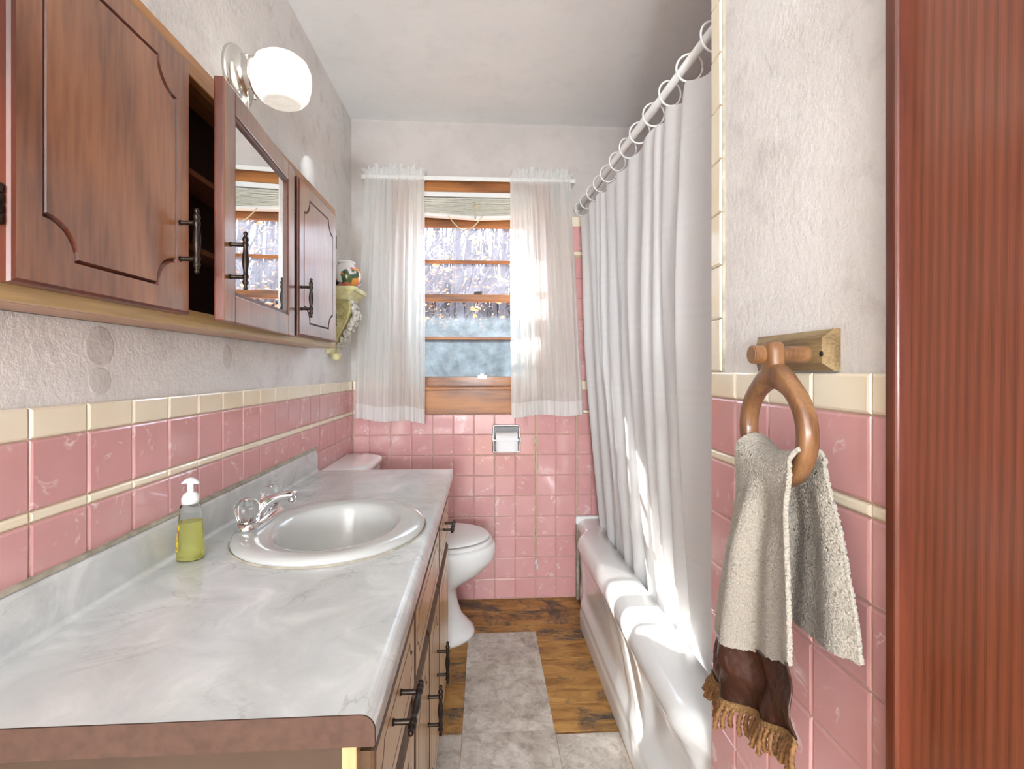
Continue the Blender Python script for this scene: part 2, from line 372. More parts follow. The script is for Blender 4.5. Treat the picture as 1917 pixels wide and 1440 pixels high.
# wall tiles ---------------------------------------------------------------
tm = {}
FR = {'L': Matrix(((0, 0, 1), (1, 0, 0), (0, 1, 0))), 'F': Matrix(((1, 0, 0), (0, 0, -1), (0, 1, 0))), 'R': Matrix(((0, 0, -1), (-1, 0, 0), (0, 1, 0)))}
TT = .009
def tile(wall, side, u0, u1, v0, v1, mat, jit=True):
    if u1 - u0 < .008 or v1 - v0 < .006: return
    g = .0016; w, h = round(u1 - u0 - g, 4), round(v1 - v0 - g, 4); key = (w, h, mat)
    if key not in tm:
        e = min(.0045, w * .25, h * .25); mb = MB()
        r = lambda i, z: [(-w / 2 + i, -h / 2 + i, z), (w / 2 - i, -h / 2 + i, z), (w / 2 - i, h / 2 - i, z), (-w / 2 + i, h / 2 - i, z)]
        mb.loft([r(0, 0), r(0, TT - .004), r(e * .35, TT - .0014), r(e, TT)])
        me = bpy.data.meshes.new('tile'); me.from_pydata(mb.v, [], mb.f); me.materials.append(M[mat])
        tm[key] = me
    o = bpy.data.objects.new('tile', tm[key]); link(o, wall)
    uc, vc = (u0 + u1) / 2, (v0 + v1) / 2
    loc = {'L': (XL, uc, vc), 'F': (uc, YF, vc), 'R': (XR, uc, vc)}[side]
    R = FR[side].to_4x4()
    if jit: R = R @ Matrix.Rotation(random.uniform(-.008, .008), 4, 'X') @ Matrix.Rotation(random.uniform(-.008, .008), 4, 'Y')
    o.matrix_local = Matrix.Translation(loc) @ R
P = .11
ROWS_L = [(.99 - P * (i + 1), .99 - P * i, 'tile_pink') for i in range(9)] + [(.99, 1.008, 'tile_cream'), (1.008, 1.118, 'tile_pink'), (1.118, 1.168, 'tile_cream')]
cols = [.788 + P * i for i in range(-3, 18) if .788 + P * i < YF - .012] + [YF - .0105]
for i in range(len(cols) - 1):
    for a, b, m in ROWS_L:
        if b < .87 and cols[i + 1] < 2.0: continue
        tile(wl, 'L', cols[i], cols[i + 1], max(a, .002), b, m)
box('grout_bed', (XL, cols[0], .0), (XL + .0055, YF, 1.1665), 'grout', wl)
# far wall
fc = [-.69] + [-.605 + P * i for i in range(11)] + [.502]
for i in range(len(fc) - 1):
    u0, u1 = fc[i], fc[i + 1]
    for a, b, m in ROWS_L:
        if b > 1.0 and u1 > -.47 and u0 < .36: continue
        if .879 < b <= .9901 and False: continue
        # toilet-paper niche
        if u0 > .03 and u1 < .19 and .76 < (a + b) / 2 < .95: pass
        uu0, uu1 = u0, u1
        tile(wf, 'F', uu0, uu1, max(a, .002), b, m)
# tub alcove part of the end wall, taller tiling with cream edging
al = [.502, .552, .662]
for i in range(3):
    u0 = .47 if i == 0 else (.502 + P * (i - 1) + .05 if False else [.47, .58, .69][i]); u1 = [.58, .69, .80][i]
    z = 1.168; 
    while z < 1.80: tile(wf, 'F', u0 if i else .47, u1, z, z + P, 'tile_pink'); z += P
    tile(wf, 'F', u0, u1, z, 1.845, 'tile_pink') if 1.845 - z > .02 else None
    tile(wf, 'F', u0, u1, 1.845, 1.865, 'tile_cream')
    tile(wf, 'F', u0, u1, 1.865, 2.0, 'tile_pink'); tile(wf, 'F', u0, u1, 2.0, 2.055, 'tile_cream')
    z = 1.168
    for a, b, m in ROWS_L:
        if b > .35: tile(wf, 'F', u0 if i else .503, u1, max(a, .30), b, m)
box('grout_bed', (XL, YF - .0055, 0), (.81, YF, .992), 'grout', wf)
box('grout_bed', (XL, YF - .0055, .99), (-.47, YF, 1.1665), 'grout', wf)
box('grout_bed', (.36, YF - .0055, .99), (.81, YF, 2.054), 'grout', wf)
# right wall
rc = [YS, .925, .815, .703, .592, .5545]
ROWS_R = [(1.168, 1.222, 'tile_cream'), (1.056, 1.168, 'tile_pink'), (1.038, 1.056, 'tile_cream')] + [(1.038 - P * (i + 1), 1.038 - P * i, 'tile_pink') for i in range(10)]
for i in range(len(rc) - 1):
    for a, b, m in ROWS_R: tile(wr, 'R', rc[i + 1], rc[i], max(a, .002), b, m)
z = 1.222
while z < ZC - .02: tile(wr, 'R', YS - .046, YS, z, min(z + P, ZC - .002), 'tile_cream'); z += P
box('grout_bed', (XR - .0055, rc[-1], 0), (XR, YS, 1.2205), 'grout', wr)
box('grout_bed', (XR - .0055, YS - .047, 1.2205), (XR, YS, ZC), 'caulk', wr)

# plaster repair patches on the left wall
def patch(cy, cz, ry, rz, n=30, t=.0008):
    ring = [(XL, cy + ry * math.cos(2 * PI * k / n) * random.uniform(.95, 1.03), cz + rz * math.sin(2 * PI * k / n) * random.uniform(.95, 1.03)) for k in range(n)]
    MB().loft([ring, [(XL + t, cy + (p[1] - cy) * .9, cz + (p[2] - cz) * .9) for p in ring]]).build('plaster_patch', 'patch_plaster', wl)
patch(.935, 1.268, .035, .038); patch(.935, 1.205, .028, .026); patch(1.378, 1.26, .026, .034)

# door casing on the right wall -------------------------------------------
dt = thing('door_1', (XR, .30, 0), 'dark reddish-brown stained wooden door casing at the right edge', 'door casing', kind='structure')
mb = MB().box((.471, .536, 0), (XR, .5535, ZC - .04)); mb.build('back_band', 'dark_trim_edge_shade', dt, bevel=.004, seg=3)
box('casing_board', (.4885, .39, 0), (XR, .536, ZC - .04), 'casing_wood', dt)
box('casing_board', (.4885, -.55, 0), (XR, -.41, ZC - .04), 'casing_wood', dt)
box('casing_board', (.4885, -.41, 2.06), (XR, .39, 2.2), 'casing_wood', dt)
box('door_leaf', (.4915, -.41, .01), (XR, .39, 2.06), 'casing_wood', dt)

# ------------------------------------------------------------------ window
wn = thing('window_1', (-.0675, YF, WZ0), 'wood-framed double-hung window between white sheer curtains', 'window', kind='structure')
for x0, x1 in ((WX0 - .085, WX0), (WX1, WX1 + .085)): box('side_casing', (x0, YF - .018, WZ0 + .012), (x1, YF, WZ1), 'window_wood', wn, .002)
box('head_casing', (WX0 - .085, YF - .019, WZ1), (WX1 + .085, YF, WZ1 + .075), 'window_wood', wn, .002)
box('stool', (WX0 - .10, YF - .04, WZ0 - .006), (WX1 + .10, YF + .05, WZ0 + .012), 'window_wood', wn, .004)
box('apron', (WX0 - .085, YF - .02, .992), (WX1 + .085, YF, WZ0 - .006), 'window_wood', wn, .002)
for x0, x1 in ((WX0, WX0 + .012), (WX1 - .012, WX1)): box('jamb', (x0, YF, WZ0), (x1, YF + .12, WZ1), 'white_paint', wn)
box('head_jamb', (WX0, YF, WZ1 - .012), (WX1, YF + .12, WZ1), 'window_wood', wn)
def sash(y0, z0, z1, mz, rb, rt, mats):
    x0, x1 = WX0 + .012, WX1 - .012; st = .035; y1 = y0 + .034
    sh = MB().box((x0, y0, z0), (x0 + st, y1, z1)).build('sash', 'white_paint', wn)
    for nm, a, b, w in (('stile', (x1 - st, y0, z0), (x1, y1, z1), 'white_paint'), ('bottom_rail', (x0 + st, y0, z0), (x1 - st, y1, z0 + rb), 'window_wood'),
                        ('top_rail', (x0 + st, y0, z1 - rt), (x1 - st, y1, z1), 'window_wood'), ('muntin', (x0 + st, y0 + .004, mz - .008), (x1 - st, y1 - .004, mz + .008), 'window_wood')):
        box(nm, a, b, w, sh, .002)
    for (a, b), m in zip(((z0 + rb, mz - .008), (mz + .008, z1 - rt)), mats):
        box('pane', (x0 + st, y0 + .015, a), (x1 - st, y0 + .019, b), m, sh)
    return sh
for o_ in [sash(YF + .062, 1.60, WZ1 - .012, 1.819, .036, .15, ('pane_upper', 'pane_upper')),
           sash(YF + .022, WZ0 + .014, 1.634, 1.396, .05, .036, ('pane_low', 'pane_mid'))]: pass
# panes use world heights: their local origin is the window base, shift the gradients
lk = MB().box((-.035, YF + .008, 1.178), (.012, YF + .022, 1.196)).box((-.022, YF + .004, 1.186), (-.001, YF + .02, 1.205)).build('sash_lift', 'nickel', wn, bevel=.002)
MB().box((-.055, YF + .012, 1.634), (-.015, YF + .03, 1.646)).lathe((-.04, YF + .02, 1.646), (1, 0, 0), [(0, .004), (.03, .004)], 8).build('sash_lock', 'bronze', wn)

# blind
bl = thing('window_blind', (-.0675, YF + .01, 2.04), 'raised white slatted blind bunched at the window top', 'blind')
bx0, bx1 = WX0 + .016, WX1 - .016
box('head_rail', (bx0, YF - .022, 2.142), (bx1, YF + .018, 2.168), 'white_plastic', bl, .002)
def slat_mesh(z, sag, tilt):
    return MB().grid(lambda u, v: (bx0 + (bx1 - bx0) * u, YF - .02 + .036 * v, z - sag * math.sin(PI * u) + tilt * (u - .5) + .002 * math.sin(PI * v)), 12, 2)
for i in range(15):
    slat_mesh(2.137 - i * .0058, .004 + i * .0006, random.uniform(-.003, .003)).build('slat', 'blind', bl, thick=.0042)
mb = MB()
for x0, x1, za, zb in ((bx0, -.045, 2.052, 2.036), (-.05, bx1, 2.034, 2.048)):
    mb.loft([[(x0, YF - .02, za - .007), (x0, YF + .016, za - .007), (x0, YF + .016, za + .007), (x0, YF - .02, za + .007)],
             [(x1, YF - .02, zb - .007), (x1, YF + .016, zb - .007), (x1, YF + .016, zb + .007), (x1, YF - .02, zb + .007)]])
mb.build('bottom_rail', 'white_plastic', bl)
MB().tube([(-.19 + .18 * i / 14 + .0, YF - .024, 2.04 - .075 * math.sin(PI * i / 14)) for i in range(15)], .0028, 6).build('lift_cord', 'cord', bl, smooth=True)
mb = MB()
for q in range(5): mb.tube([(-.04 + random.uniform(-.025, .025), YF - .026, 2.09 + random.uniform(-.03, .03)) for _ in range(5)], .0016, 5)
mb.build('knot', 'cord', bl, smooth=True)

# pull cord hanging down in front of the tiles
pc = thing('pull_cord', (.277, YF - .03, .17), 'long cream blind pull cord hanging against the pink tiles', 'cord')
yc = YF - .03
MB().tube([(.272, yc, 2.10), (.274, yc, 1.6), (.278, yc, 1.0), (.279, yc, .6), (.278, yc, .215)], .0016, 6).build('cord', 'cord', pc, smooth=True)
MB().tube([(.225, yc, 1.05), (.232, yc, .93), (.236, yc, .90), (.262, yc, .855), (.272, yc - .004, .845)], .0013, 6).build('cord', 'cord', pc, smooth=True)
MB().tube([(.276 + .018 * math.sin(2 * PI * i / 20) + .008 * (i > 10), yc - .004, .76 + .085 * math.cos(2 * PI * i / 20)) for i in range(21)], .0013, 6).build('loop', 'cord', pc, smooth=True)
MB().tube([(.272 - .007 * math.sin(PI * i / 8), yc - .003, .40 - .08 * i / 8) for i in range(9)], .0013, 6).build('loop', 'cord', pc, smooth=True)
mb = MB()
for q in range(4): mb.tube([(.275 + .010 * math.cos(q + i * 1.3), yc - .003 + .004 * math.sin(q * 2 + i), .845 + .012 * math.sin(q * 1.7 + i * 1.1)) for i in range(7)], .0014, 5)
mb.build('knot', 'cord', pc, smooth=True)
for dx, z in ((-.003, .205), (.004, .178)): MB().lathe((.278 + dx, yc, z), (0, 0, -1), [(-.014, .002), (-.008, .004), (.012, .0075), (.013, .001)], 10).build('tassel', 'white_plastic', pc, smooth=True)

# curtains -----------------------------------------------------------------
rd = thing('curtain_rod', (-.07, 2.56, 2.218), 'white flat curtain rod across the window top', 'curtain rod')
MB().box((-.625, 2.552, 2.207), (.475, 2.558, 2.229)).build('bar', 'white_paint', rd, bevel=.002)
for x in (-.628, .472): box('return', (x, 2.552, 2.207), (x + .006, YF, 2.229), 'white_paint', rd)
def hnoise(a, b): return math.sin(a * 1.7 + b) + .6 * math.sin(a * 3.1 + 2.3 * b + 1) + .4 * math.sin(a * 5.3 - b * 1.3 + 2)
def curtain(name, label, xt0, xt1, xb0, xb1, zb0, zb1, seed, n):
    c = thing(name, ((xt0 + xt1) / 2, 2.54, .96), label, 'curtain', 'sheer window curtains')
    def pos(u, v, z):   # u across, v 0 top 1 bottom
        x = (xt0 + (xt1 - xt0) * u) * (1 - v) + (xb0 + (xb1 - xb0) * u) * v
        ph = 2 * PI * n * (u + .03 * hnoise(u * 7, seed))
        amp = .007 + .011 * min(1, v * 2)
        am2 = .006 * (1 - v)
        y = 2.536 - .006 * v + amp * math.sin(ph) * (.7 + .3 * math.sin(3 * u * PI + seed)) + am2 * math.sin(ph * 2.37 + seed)
        return (x + .004 * math.sin(ph * .5 + seed + v * 3), y, z)
    zbot = lambda u: zb0 + (zb1 - zb0) * u + .006 * math.sin(u * 9 + seed)
    hem = .075
    MB().grid(lambda u, v: pos(u, v * .95, 2.205 + (zbot(u) + hem - 2.205) * v), 110, 40).build('panel', 'sheer', c, smooth=True, fix=False)
    MB().grid(lambda u, v: pos(u, .95 + .05 * v, zbot(u) + hem * (1 - v)), 110, 6).build('hem', 'sheer_double', c, smooth=True, fix=False)
    def pocket(u, v):
        x, y, z = pos(u, 0, 2.218); a = 2 * PI * v
        return (x, 2.555 + (.014 + .0025 * math.sin(2 * PI * n * 2.3 * u + seed)) * math.sin(a), 2.218 + .0165 * math.cos(a))
    MB().grid(pocket, 110, 10).build('rod_pocket', 'sheer_double', c, smooth=True, fix=False)
    def header(u, v):
        x, y, z = pos(u, 0, 0); ph = 2 * PI * n * 1.25 * (u + .05 * hnoise(u * 9, seed + 3))
        fl = (abs(u - .5) * 2) ** 8
        out = (-1 if u < .5 else 1) * fl * v * (.028 if (u < .5) == (xt0 < -.5) else 0)
        return (x + out + .006 * v * math.sin(ph * .7), 2.553 + .019 * v * math.sin(ph), 2.233 + .042 * v * (1 - .18 * math.sin(ph * .53 + seed)) - .02 * fl * v)
    MB().grid(header, 130, 6).build('ruffle_header', 'sheer_double', c, smooth=True, fix=False)
curtain('sheer_curtain', 'white sheer curtain on the left of the window, nearest the vanity wall', -.612, -.302, -.66, -.308, .975, .955, 1.3, 11)
curtain('sheer_curtain', 'white sheer curtain on the right of the window, next to the shower curtain', .132, .455, .143, .515, .985, .992, 4.1, 12)

# ------------------------------------------------------------------ grooved cabinet doors
def arc(c, r, a0, a1, n=7): return [(c[0] + r * math.cos(a0 + (a1 - a0) * i / n), c[1] + r * math.sin(a0 + (a1 - a0) * i / n)) for i in range(n + 1)]
def groove_loop(w, h, m, r):
    """closed loop with scooped corners inside a w x h board"""
    x0, x1, y0, y1 = m, w - m, m, h - m; L = []
    for (cx, cy, a0, a1) in ((x0, y0, PI / 2, 0), (x1, y0, PI, PI / 2), (x1, y1, 3 * PI / 2, PI), (x0, y1, 2 * PI, 3 * PI / 2)):
        L += arc((cx, cy), r, a0, a1)
    return L
def board(w, h, t, m=None, r=.04, gw=.005, gd=.004, e=.006):
    """board in local coords: u 0..w, v 0..h, n 0..t (front), with a routed groove"""
    bm = bmesh.new()
    def ring(pts, z): return [bm.verts.new((p[0], p[1], z)) for p in pts]
    def edges(vs): return [bm.edges.new((vs[i], vs[(i + 1) % len(vs)])) if not bm.edges.get((vs[i], vs[(i + 1) % len(vs)])) else bm.edges.get((vs[i], vs[(i + 1) % len(vs)])) for i in range(len(vs))]
    def bridge(a, b):
        for i in range(len(a)): bm.faces.new((a[i], a[(i + 1) % len(a)], b[(i + 1) % len(b)], b[i]))
    R = lambda i: [(i, i), (w - i, i), (w - i, h - i), (i, h - i)]
    back = ring(R(0), 0); s1 = ring(R(0), t - e); s2 = ring(R(e * .3), t - e * .3); fr = ring(R(e), t)
    bm.faces.new(list(reversed(back))); bridge(back, s1); bridge(s1, s2); bridge(s2, fr)
    if m is None: bm.faces.new(fr)
    else:
        g0 = ring(groove_loop(w, h, m, r), t)
        g1 = ring(groove_loop(w, h, m + gw * .5, r + gw * .1), t - gd)
        g2 = ring(groove_loop(w, h, m + gw, r + gw * .2), t)
        bmesh.ops.triangle_fill(bm, use_beauty=True, use_dissolve=False, edges=edges(fr) + edges(g0))
        bridge(g0, g1); bridge(g1, g2)
        bmesh.ops.triangle_fill(bm, use_beauty=True, use_dissolve=False, edges=edges(g2))
    bmesh.ops.recalc_face_normals(bm, faces=bm.faces)
    vs = [tuple(v.co) for v in bm.verts]; bm.verts.index_update(); fs = [tuple(v.index for v in f.verts) for f in bm.faces]; bm.free()
    return vs, fs
def shade_edges(o, out, edge):  # gives edge and groove faces a darker colour as painted shade
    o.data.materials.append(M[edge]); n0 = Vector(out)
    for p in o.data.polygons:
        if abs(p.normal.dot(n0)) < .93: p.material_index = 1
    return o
def place_board(name, origin, ang, w, h, t, mat, parent, edge='dark_trim_edge_shade', **kw):
    """board standing with front towards +X, u along +Y; ang turns it about z at origin"""
    vs, fs = board(w, h, t, **kw)
    Rm = Matrix.Translation(origin) @ Matrix.Rotation(ang, 4, 'Z') @ FR['L'].to_4x4()
    mb = MB(); mb.xf = Rm; mb.add(vs, fs); mb.xf = None
    return shade_edges(mb.build(name, mat, parent), Rm.to_3x3() @ Vector((0, 0, 1)), edge)
HP = [(-.062, .0015), (-.060, .004), (-.056, .0045), (-.053, .0028), (-.049, .0052), (-.044, .0062), (-.040, .0040), (-.037, .0055), (-.032, .0062), (-.028, .0045), (-.022, .0042),
      (-.014, .0056), (0, .0068), (.014, .0056), (.022, .0042), (.028, .0045), (.032, .0062), (.037, .0055), (.040, .0040), (.044, .0062), (.049, .0052), (.053, .0028), (.056, .0045), (.060, .004), (.062, .0015)]
def pull(parent, c, axis, out, L=.124, name='handle'):
    c = Vector(c); a = Vector(axis).normalized(); o = Vector(out).normalized(); k = L / .124
    mb = MB().lathe(c + o * .03, a, [(d * k, r * 1.05) for d, r in HP], 12)
    for s in (-1, 1): mb.lathe(c + a * s * .034 * k, o, [(0, .0055), (.004, .0042), (.026, .0045), (.031, .004)], 8)
    return mb.build(name, 'bronze', parent, smooth=True)
def hinge(parent, c, axis=(0, 0, 1), L=.05):
    mb = MB()
    for i in range(4): mb.lathe(Vector(c) + Vector(axis) * (-L / 2 + L * i / 4), axis, [(0, .0035), (.001, .0045), (L / 4 - .002, .0045), (L / 4 - .0008, .0035)], 8)
    return mb.build('hinge', 'bronze', parent, smooth=True)

# wall cabinet ---------------------------------------------------------------
cb = thing('wall_cabinet', (XL, 1.28, 1.312), 'brown wooden wall cabinet with a mirrored middle door over the sink', 'cabinet')
cy0, cy1, cz0, cz1, cxf = .575, 1.985, 1.312, 1.862, -.590
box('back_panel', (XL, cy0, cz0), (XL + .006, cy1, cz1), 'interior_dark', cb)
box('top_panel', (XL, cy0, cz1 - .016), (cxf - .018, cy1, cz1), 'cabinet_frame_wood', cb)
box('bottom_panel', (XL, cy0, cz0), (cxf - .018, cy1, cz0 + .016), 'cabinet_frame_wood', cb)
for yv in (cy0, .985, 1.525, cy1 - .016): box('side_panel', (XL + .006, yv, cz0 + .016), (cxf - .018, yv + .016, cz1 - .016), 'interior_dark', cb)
box('face_rail', (cxf - .018, cy0, cz0), (cxf, cy1, cz0 + .034), 'pale_rail_wood', cb, .002)
box('face_rail', (cxf - .018, cy0, cz1 - .045), (cxf, cy1, cz1), 'cabinet_frame_wood', cb, .002)
for a, b in ((cy0, .64), (.965, 1.008), (1.50, 1.545), (cy1 - .045, cy1)): box('face_stile', (cxf - .018, a, cz0 + .034), (cxf, b, cz1 - .045), 'cabinet_wood', cb)
for i in range(2):
    box('shelf', (XL + .006, 1.001, 1.48 + .16 * i), (cxf - .03, 1.525, 1.492 + .16 * i), 'cabinet_wood', cb)
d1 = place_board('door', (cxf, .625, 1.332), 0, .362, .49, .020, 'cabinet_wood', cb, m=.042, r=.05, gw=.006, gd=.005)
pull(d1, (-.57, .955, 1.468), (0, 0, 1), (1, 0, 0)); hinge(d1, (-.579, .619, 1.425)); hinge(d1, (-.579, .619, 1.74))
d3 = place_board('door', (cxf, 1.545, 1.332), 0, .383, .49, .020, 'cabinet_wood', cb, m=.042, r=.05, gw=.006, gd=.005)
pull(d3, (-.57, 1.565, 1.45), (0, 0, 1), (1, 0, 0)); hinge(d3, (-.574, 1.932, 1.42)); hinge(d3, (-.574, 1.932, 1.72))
# mirror door, standing slightly open, hinged on the far side
ha = math.radians(4.6); mw, mh, mt = .478, .502, .020; hx, hy = cxf, 1.510
MT = Matrix.Translation((hx, hy, 1.326)) @ Matrix.Rotation(ha, 4, 'Z')   # local: x out, y from -mw to 0
def mbx(*bs):
    mb = MB(); mb.xf = MT
    for a, b in bs: mb.box(a, b)
    mb.xf = None; return mb
st = .056
d2 = mbx(((0, -mw, 0), (mt, -mw + st, mh)), ((0, -st, 0), (mt, 0, mh)), ((0, -mw + st, 0), (mt, -st, .06)), ((0, -mw + st, mh - .052), (mt, -st, mh))).build('door', 'cabinet_wood', cb, bevel=.003)
mbx(((.006, -mw + st, .06), (.0115, -st, mh - .052))).build('mirror', 'mirror_glass', d2)
mbx(((.0116, -mw + st, .0595), (.017, -mw + st + .008, mh - .052)), ((.0116, -st - .008, .0595), (.017, -st, mh - .052)), ((.0116, -mw + st, .06), (.017, -st, .068)), ((.0116, -mw + st, mh - .06), (.017, -st, mh - .052))).build('mirror_bead', 'dark_trim_edge_shade', d2)
n2 = (MT.to_3x3() @ Vector((1, 0, 0)))
shade_edges(d2, n2, 'dark_trim_edge_shade')
pull(d2, MT @ Vector((mt, -mw + .03, .13)), (0, 0, 1), n2)
for zz in (.09, .40): hinge(d2, MT @ Vector((mt - .004, .006, zz)))

# air freshener on top of the cabinet
af = thing('air_freshener', (-.635, 1.80, cz1), 'white egg-shaped air freshener standing on the wall cabinet', 'air freshener')
mb = MB(); prof = [(0, .024), (.006, .031), (.03, .034), (.06, .034), (.09, .031), (.115, .024), (.128, .013), (.132, .001)]
mb.loft([[(-.635 + r * .75 * math.cos(2 * PI * k / 24), 1.80 + r * math.sin(2 * PI * k / 24), cz1 + d) for k in range(24)] for d, r in prof]); mb.build('cover', 'white_plastic', af, smooth=True)
MB().lathe((-.635, 1.80, cz1), (0, 0, 1), [(0, .02), (.003, .036), (.008, .036), (.009, .02)], 20).build('base', 'bottle_plastic', af, smooth=True)

# sconce ---------------------------------------------------------------------
sc_ = thing('wall_sconce', (XL, 1.43, 2.056), 'lit white glass wall sconce on a chrome plate above the cabinet', 'lamp')
c0 = Vector((XL, 1.43, 2.056))
MB().lathe(c0, (1, 0, 0), [(0, .080), (.006, .081), (.012, .078), (.02, .064), (.024, .054), (.045, .05), (.05, .053), (.056, .053), (.058, .047)], 40).build('wall_plate', 'nickel', sc_, smooth=True)
for a in (.5, 2.6, 4.7): MB().lathe(c0 + Vector((.05, .05 * math.cos(a), .05 * math.sin(a))), (0, math.cos(a), math.sin(a)), [(0, .003), (.008, .003), (.009, .005), (.013, .005), (.014, .001)], 8).build('thumb_screw', 'nickel', sc_)
cs = Vector((XL + .126, 1.43, 2.052))
sh = MB()
prof = [(-.064, .050), (-.061, .058), (-.045, .071), (-.02, .077), (.0, .079), (.025, .077), (.045, .069), (.058, .053), (.066, .03), (.068, .001)]
sh.lathe(cs, (0, 0, 1), prof, 40)
sh.lathe(c0 + Vector((.05, 0, 0)), (1, 0, 0), [(0, .045), (.012, .046), (.03, .058), (.045, .066)], 32, cap=False)
so_ = sh.build('glass_shade', 'lamp_glass', sc_, smooth=True)
MB().lathe(cs + Vector((0, 0, -.064)), (0, 0, -1), [(0, .0505), (.003, .049), (.004, .042), (.001, .03), (.004, .016), (.005, .001)], 32).build('lens', 'lamp_lens', so_, smooth=True)
MB().tube([c0 + Vector((.04, -.02, -.05)), c0 + Vector((.042, -.021, -.07)), c0 + Vector((.041, -.02, -.10))], .0016, 6).build('pull_chain', 'nickel', sc_)

# bracket shelf and jar --------------------------------------------------------
bk = thing('wall_bracket', (XL, 2.27, 1.30), 'ivory scrolled plaster bracket shelf on the wall beyond the cabinet', 'shelf')
by, bw = 2.27, .055
def slab(z0, z1, o0, o1): return MB().loft([[(XL, by - bw - o0 * .35, z0), (XL + o0, by - bw - o0 * .35, z0), (XL + o0, by + bw + o0 * .35, z0), (XL, by + bw + o0 * .35, z0)],
                                            [(XL, by - bw - o1 * .35, z1), (XL + o1, by - bw - o1 * .35, z1), (XL + o1, by + bw + o1 * .35, z1), (XL, by + bw + o1 * .35, z1)]])
slab(1.572, 1.592, .138, .142).build('shelf_top', 'bracket_ivory', bk, bevel=.004)
slab(1.556, 1.572, .112, .132).build('cornice', 'bracket_ivory', bk, bevel=.003)
slab(1.535, 1.556, .098, .112).build('cornice', 'bracket_ivory', bk, bevel=.003)
profx = [(1.535, .095), (1.51, .105), (1.485, .105), (1.455, .095), (1.42, .078), (1.385, .058), (1.35, .04), (1.325, .028), (1.30, .022)]
MB().loft([[(XL, by - bw * .8, z), (XL + o, by - bw * .8, z), (XL + o, by + bw * .8, z), (XL, by + bw * .8, z)] for z, o in profx]).build('corbel', 'bracket_ivory', bk, smooth=False)
for s in (-1, 1):
    MB().tube([(XL + .055 + (.006 + .033 * i / 44) * math.cos(i * .43), by + s * (bw * .8 + .002), 1.485 + (.006 + .033 * i / 44) * math.sin(i * .43)) for i in range(45)], .0042, 6).build('volute', 'bracket_ivory', bk, smooth=True)
    MB().tube([(XL + o - .006, by + s * bw * .8, z) for z, o in profx], .006, 6).build('edge_moulding', 'bracket_ivory', bk, smooth=True)
for i, (z, o, r) in enumerate(((1.525, .10, .016), (1.50, .112, .018), (1.47, .122, .02), (1.445, .108, .018), (1.42, .095, .017), (1.39, .078, .016), (1.36, .06, .014), (1.335, .045, .011))):
    for s in (-1, 0, 1): MB().ball((XL + o, by + s * .026, z + .006 * (s == 0)), (r * .8, r * .7, r * 1.3), 8, 6).build('acanthus_leaf', 'bracket_relief', bk, smooth=True)
MB().lathe((XL + .03, by, 1.30), (0, 0, -1), [(0, .02), (.006, .024), (.014, .017), (.02, .02), (.03, .012), (.034, .001)], 16).build('finial', 'bracket_ivory', bk, smooth=True)
jr = thing('porcelain_jar', (-.625, by, 1.592), 'round white porcelain jar painted with fruit and flowers on the bracket', 'jar')
MB().lathe((-.625, by, 1.592), (0, 0, 1), [(0, .036), (.004, .038), (.012, .05), (.03, .064), (.055, .069), (.08, .063), (.1, .049), (.112, .036), (.116, .036)], 36).build('body', 'floral_porcelain', jr, smooth=True)
MB().lathe((-.625, by, 1.708), (0, 0, 1), [(0, .037), (.004, .040), (.009, .037), (.010, .03), (.004, .028), (.002, .001)], 30).build('rim', 'porcelain', jr, smooth=True)

# ------------------------------------------------------------------ vanity
CT = .813; VX = -.155; VY0, VY1 = .612, 2.035
vn = thing('vanity_cabinet', (-.43, 1.32, 0), 'light tan wooden vanity cabinet with routed doors under the countertop', 'cabinet')
box('side_panel', (XL, VY0, .09), (VX - .018, VY0 + .016, CT - .036), 'vanity_side', vn)
box('side_panel', (XL, VY1 - .016, .09), (VX - .018, VY1, CT - .036), 'vanity_side', vn)
box('bottom_panel', (XL, VY0 + .016, .09), (VX - .018, VY1 - .016, .106), 'vanity_side', vn)
box('toe_kick', (XL, VY0 + .01, 0), (VX - .07, VY1 - .01, .09), 'vanity_trim_edge_shade', vn)
for a, b in ((VY0 - .006, .645), (.955, .995), (1.20, 1.245), (1.475, 1.52), (1.86, VY1)): box('face_stile', (VX - .018, a, .09), (VX, b, CT - .036), 'vanity_wood', vn, .0015)
for a, b in ((.09, .13), (.578, .618), (CT - .07, CT - .036)): box('face_rail', (VX - .0175, VY0, a), (VX - .0005, VY1, b), 'vanity_wood', vn)
for a, b, h in ((.622, .966, True), (.984, 1.490, False), (1.508, 1.868, True)):
    dr = place_board('drawer_front' if h else 'false_front', (VX, a, .607), 0, b - a, .142, .019, 'vanity_wood', vn, m=.026, r=.028, gw=.004, gd=.003, edge='vanity_trim_edge_shade')
    if h: pull(dr, (VX + .019, (a + b) / 2 - .02 if a < 1 else (a + b) / 2, .70 if a < 1 else .69), (0, 1, 0), (1, 0, 0))
for a, b, hy_ in ((.622, .966, None), (.984, 1.222, 1.203), (1.238, 1.490, 1.432), (1.508, 1.868, None)):
    dd = place_board('door', (VX, a, .105), 0, b - a, .455, .019, 'vanity_wood', vn, m=.04, r=.035, gw=.004, gd=.003, edge='vanity_trim_edge_shade')
    pr_ = [(VX + .0005, .5602), (VX + .019, .5602), (VX + .0175, .5655), (VX + .0165, .567), (VX + .010, .5765), (VX + .0095, .579), (VX + .004, .590), (VX + .0005, .590)]
    MB().loft([[(x, a + .001, z) for x, z in pr_], [(x, b - .001, z) for x, z in pr_]]).build('finger_pull_edge', 'vanity_trim_edge_shade', dd, label='dark brown moulded top edge')
    if hy_: pull(dd, (VX + .019, hy_, .395 if hy_ < 1.3 else .375), (0, 0, 1), (1, 0, 0))
    if a > 1.5: hinge(dd, (VX + .012, b + .004, .50))
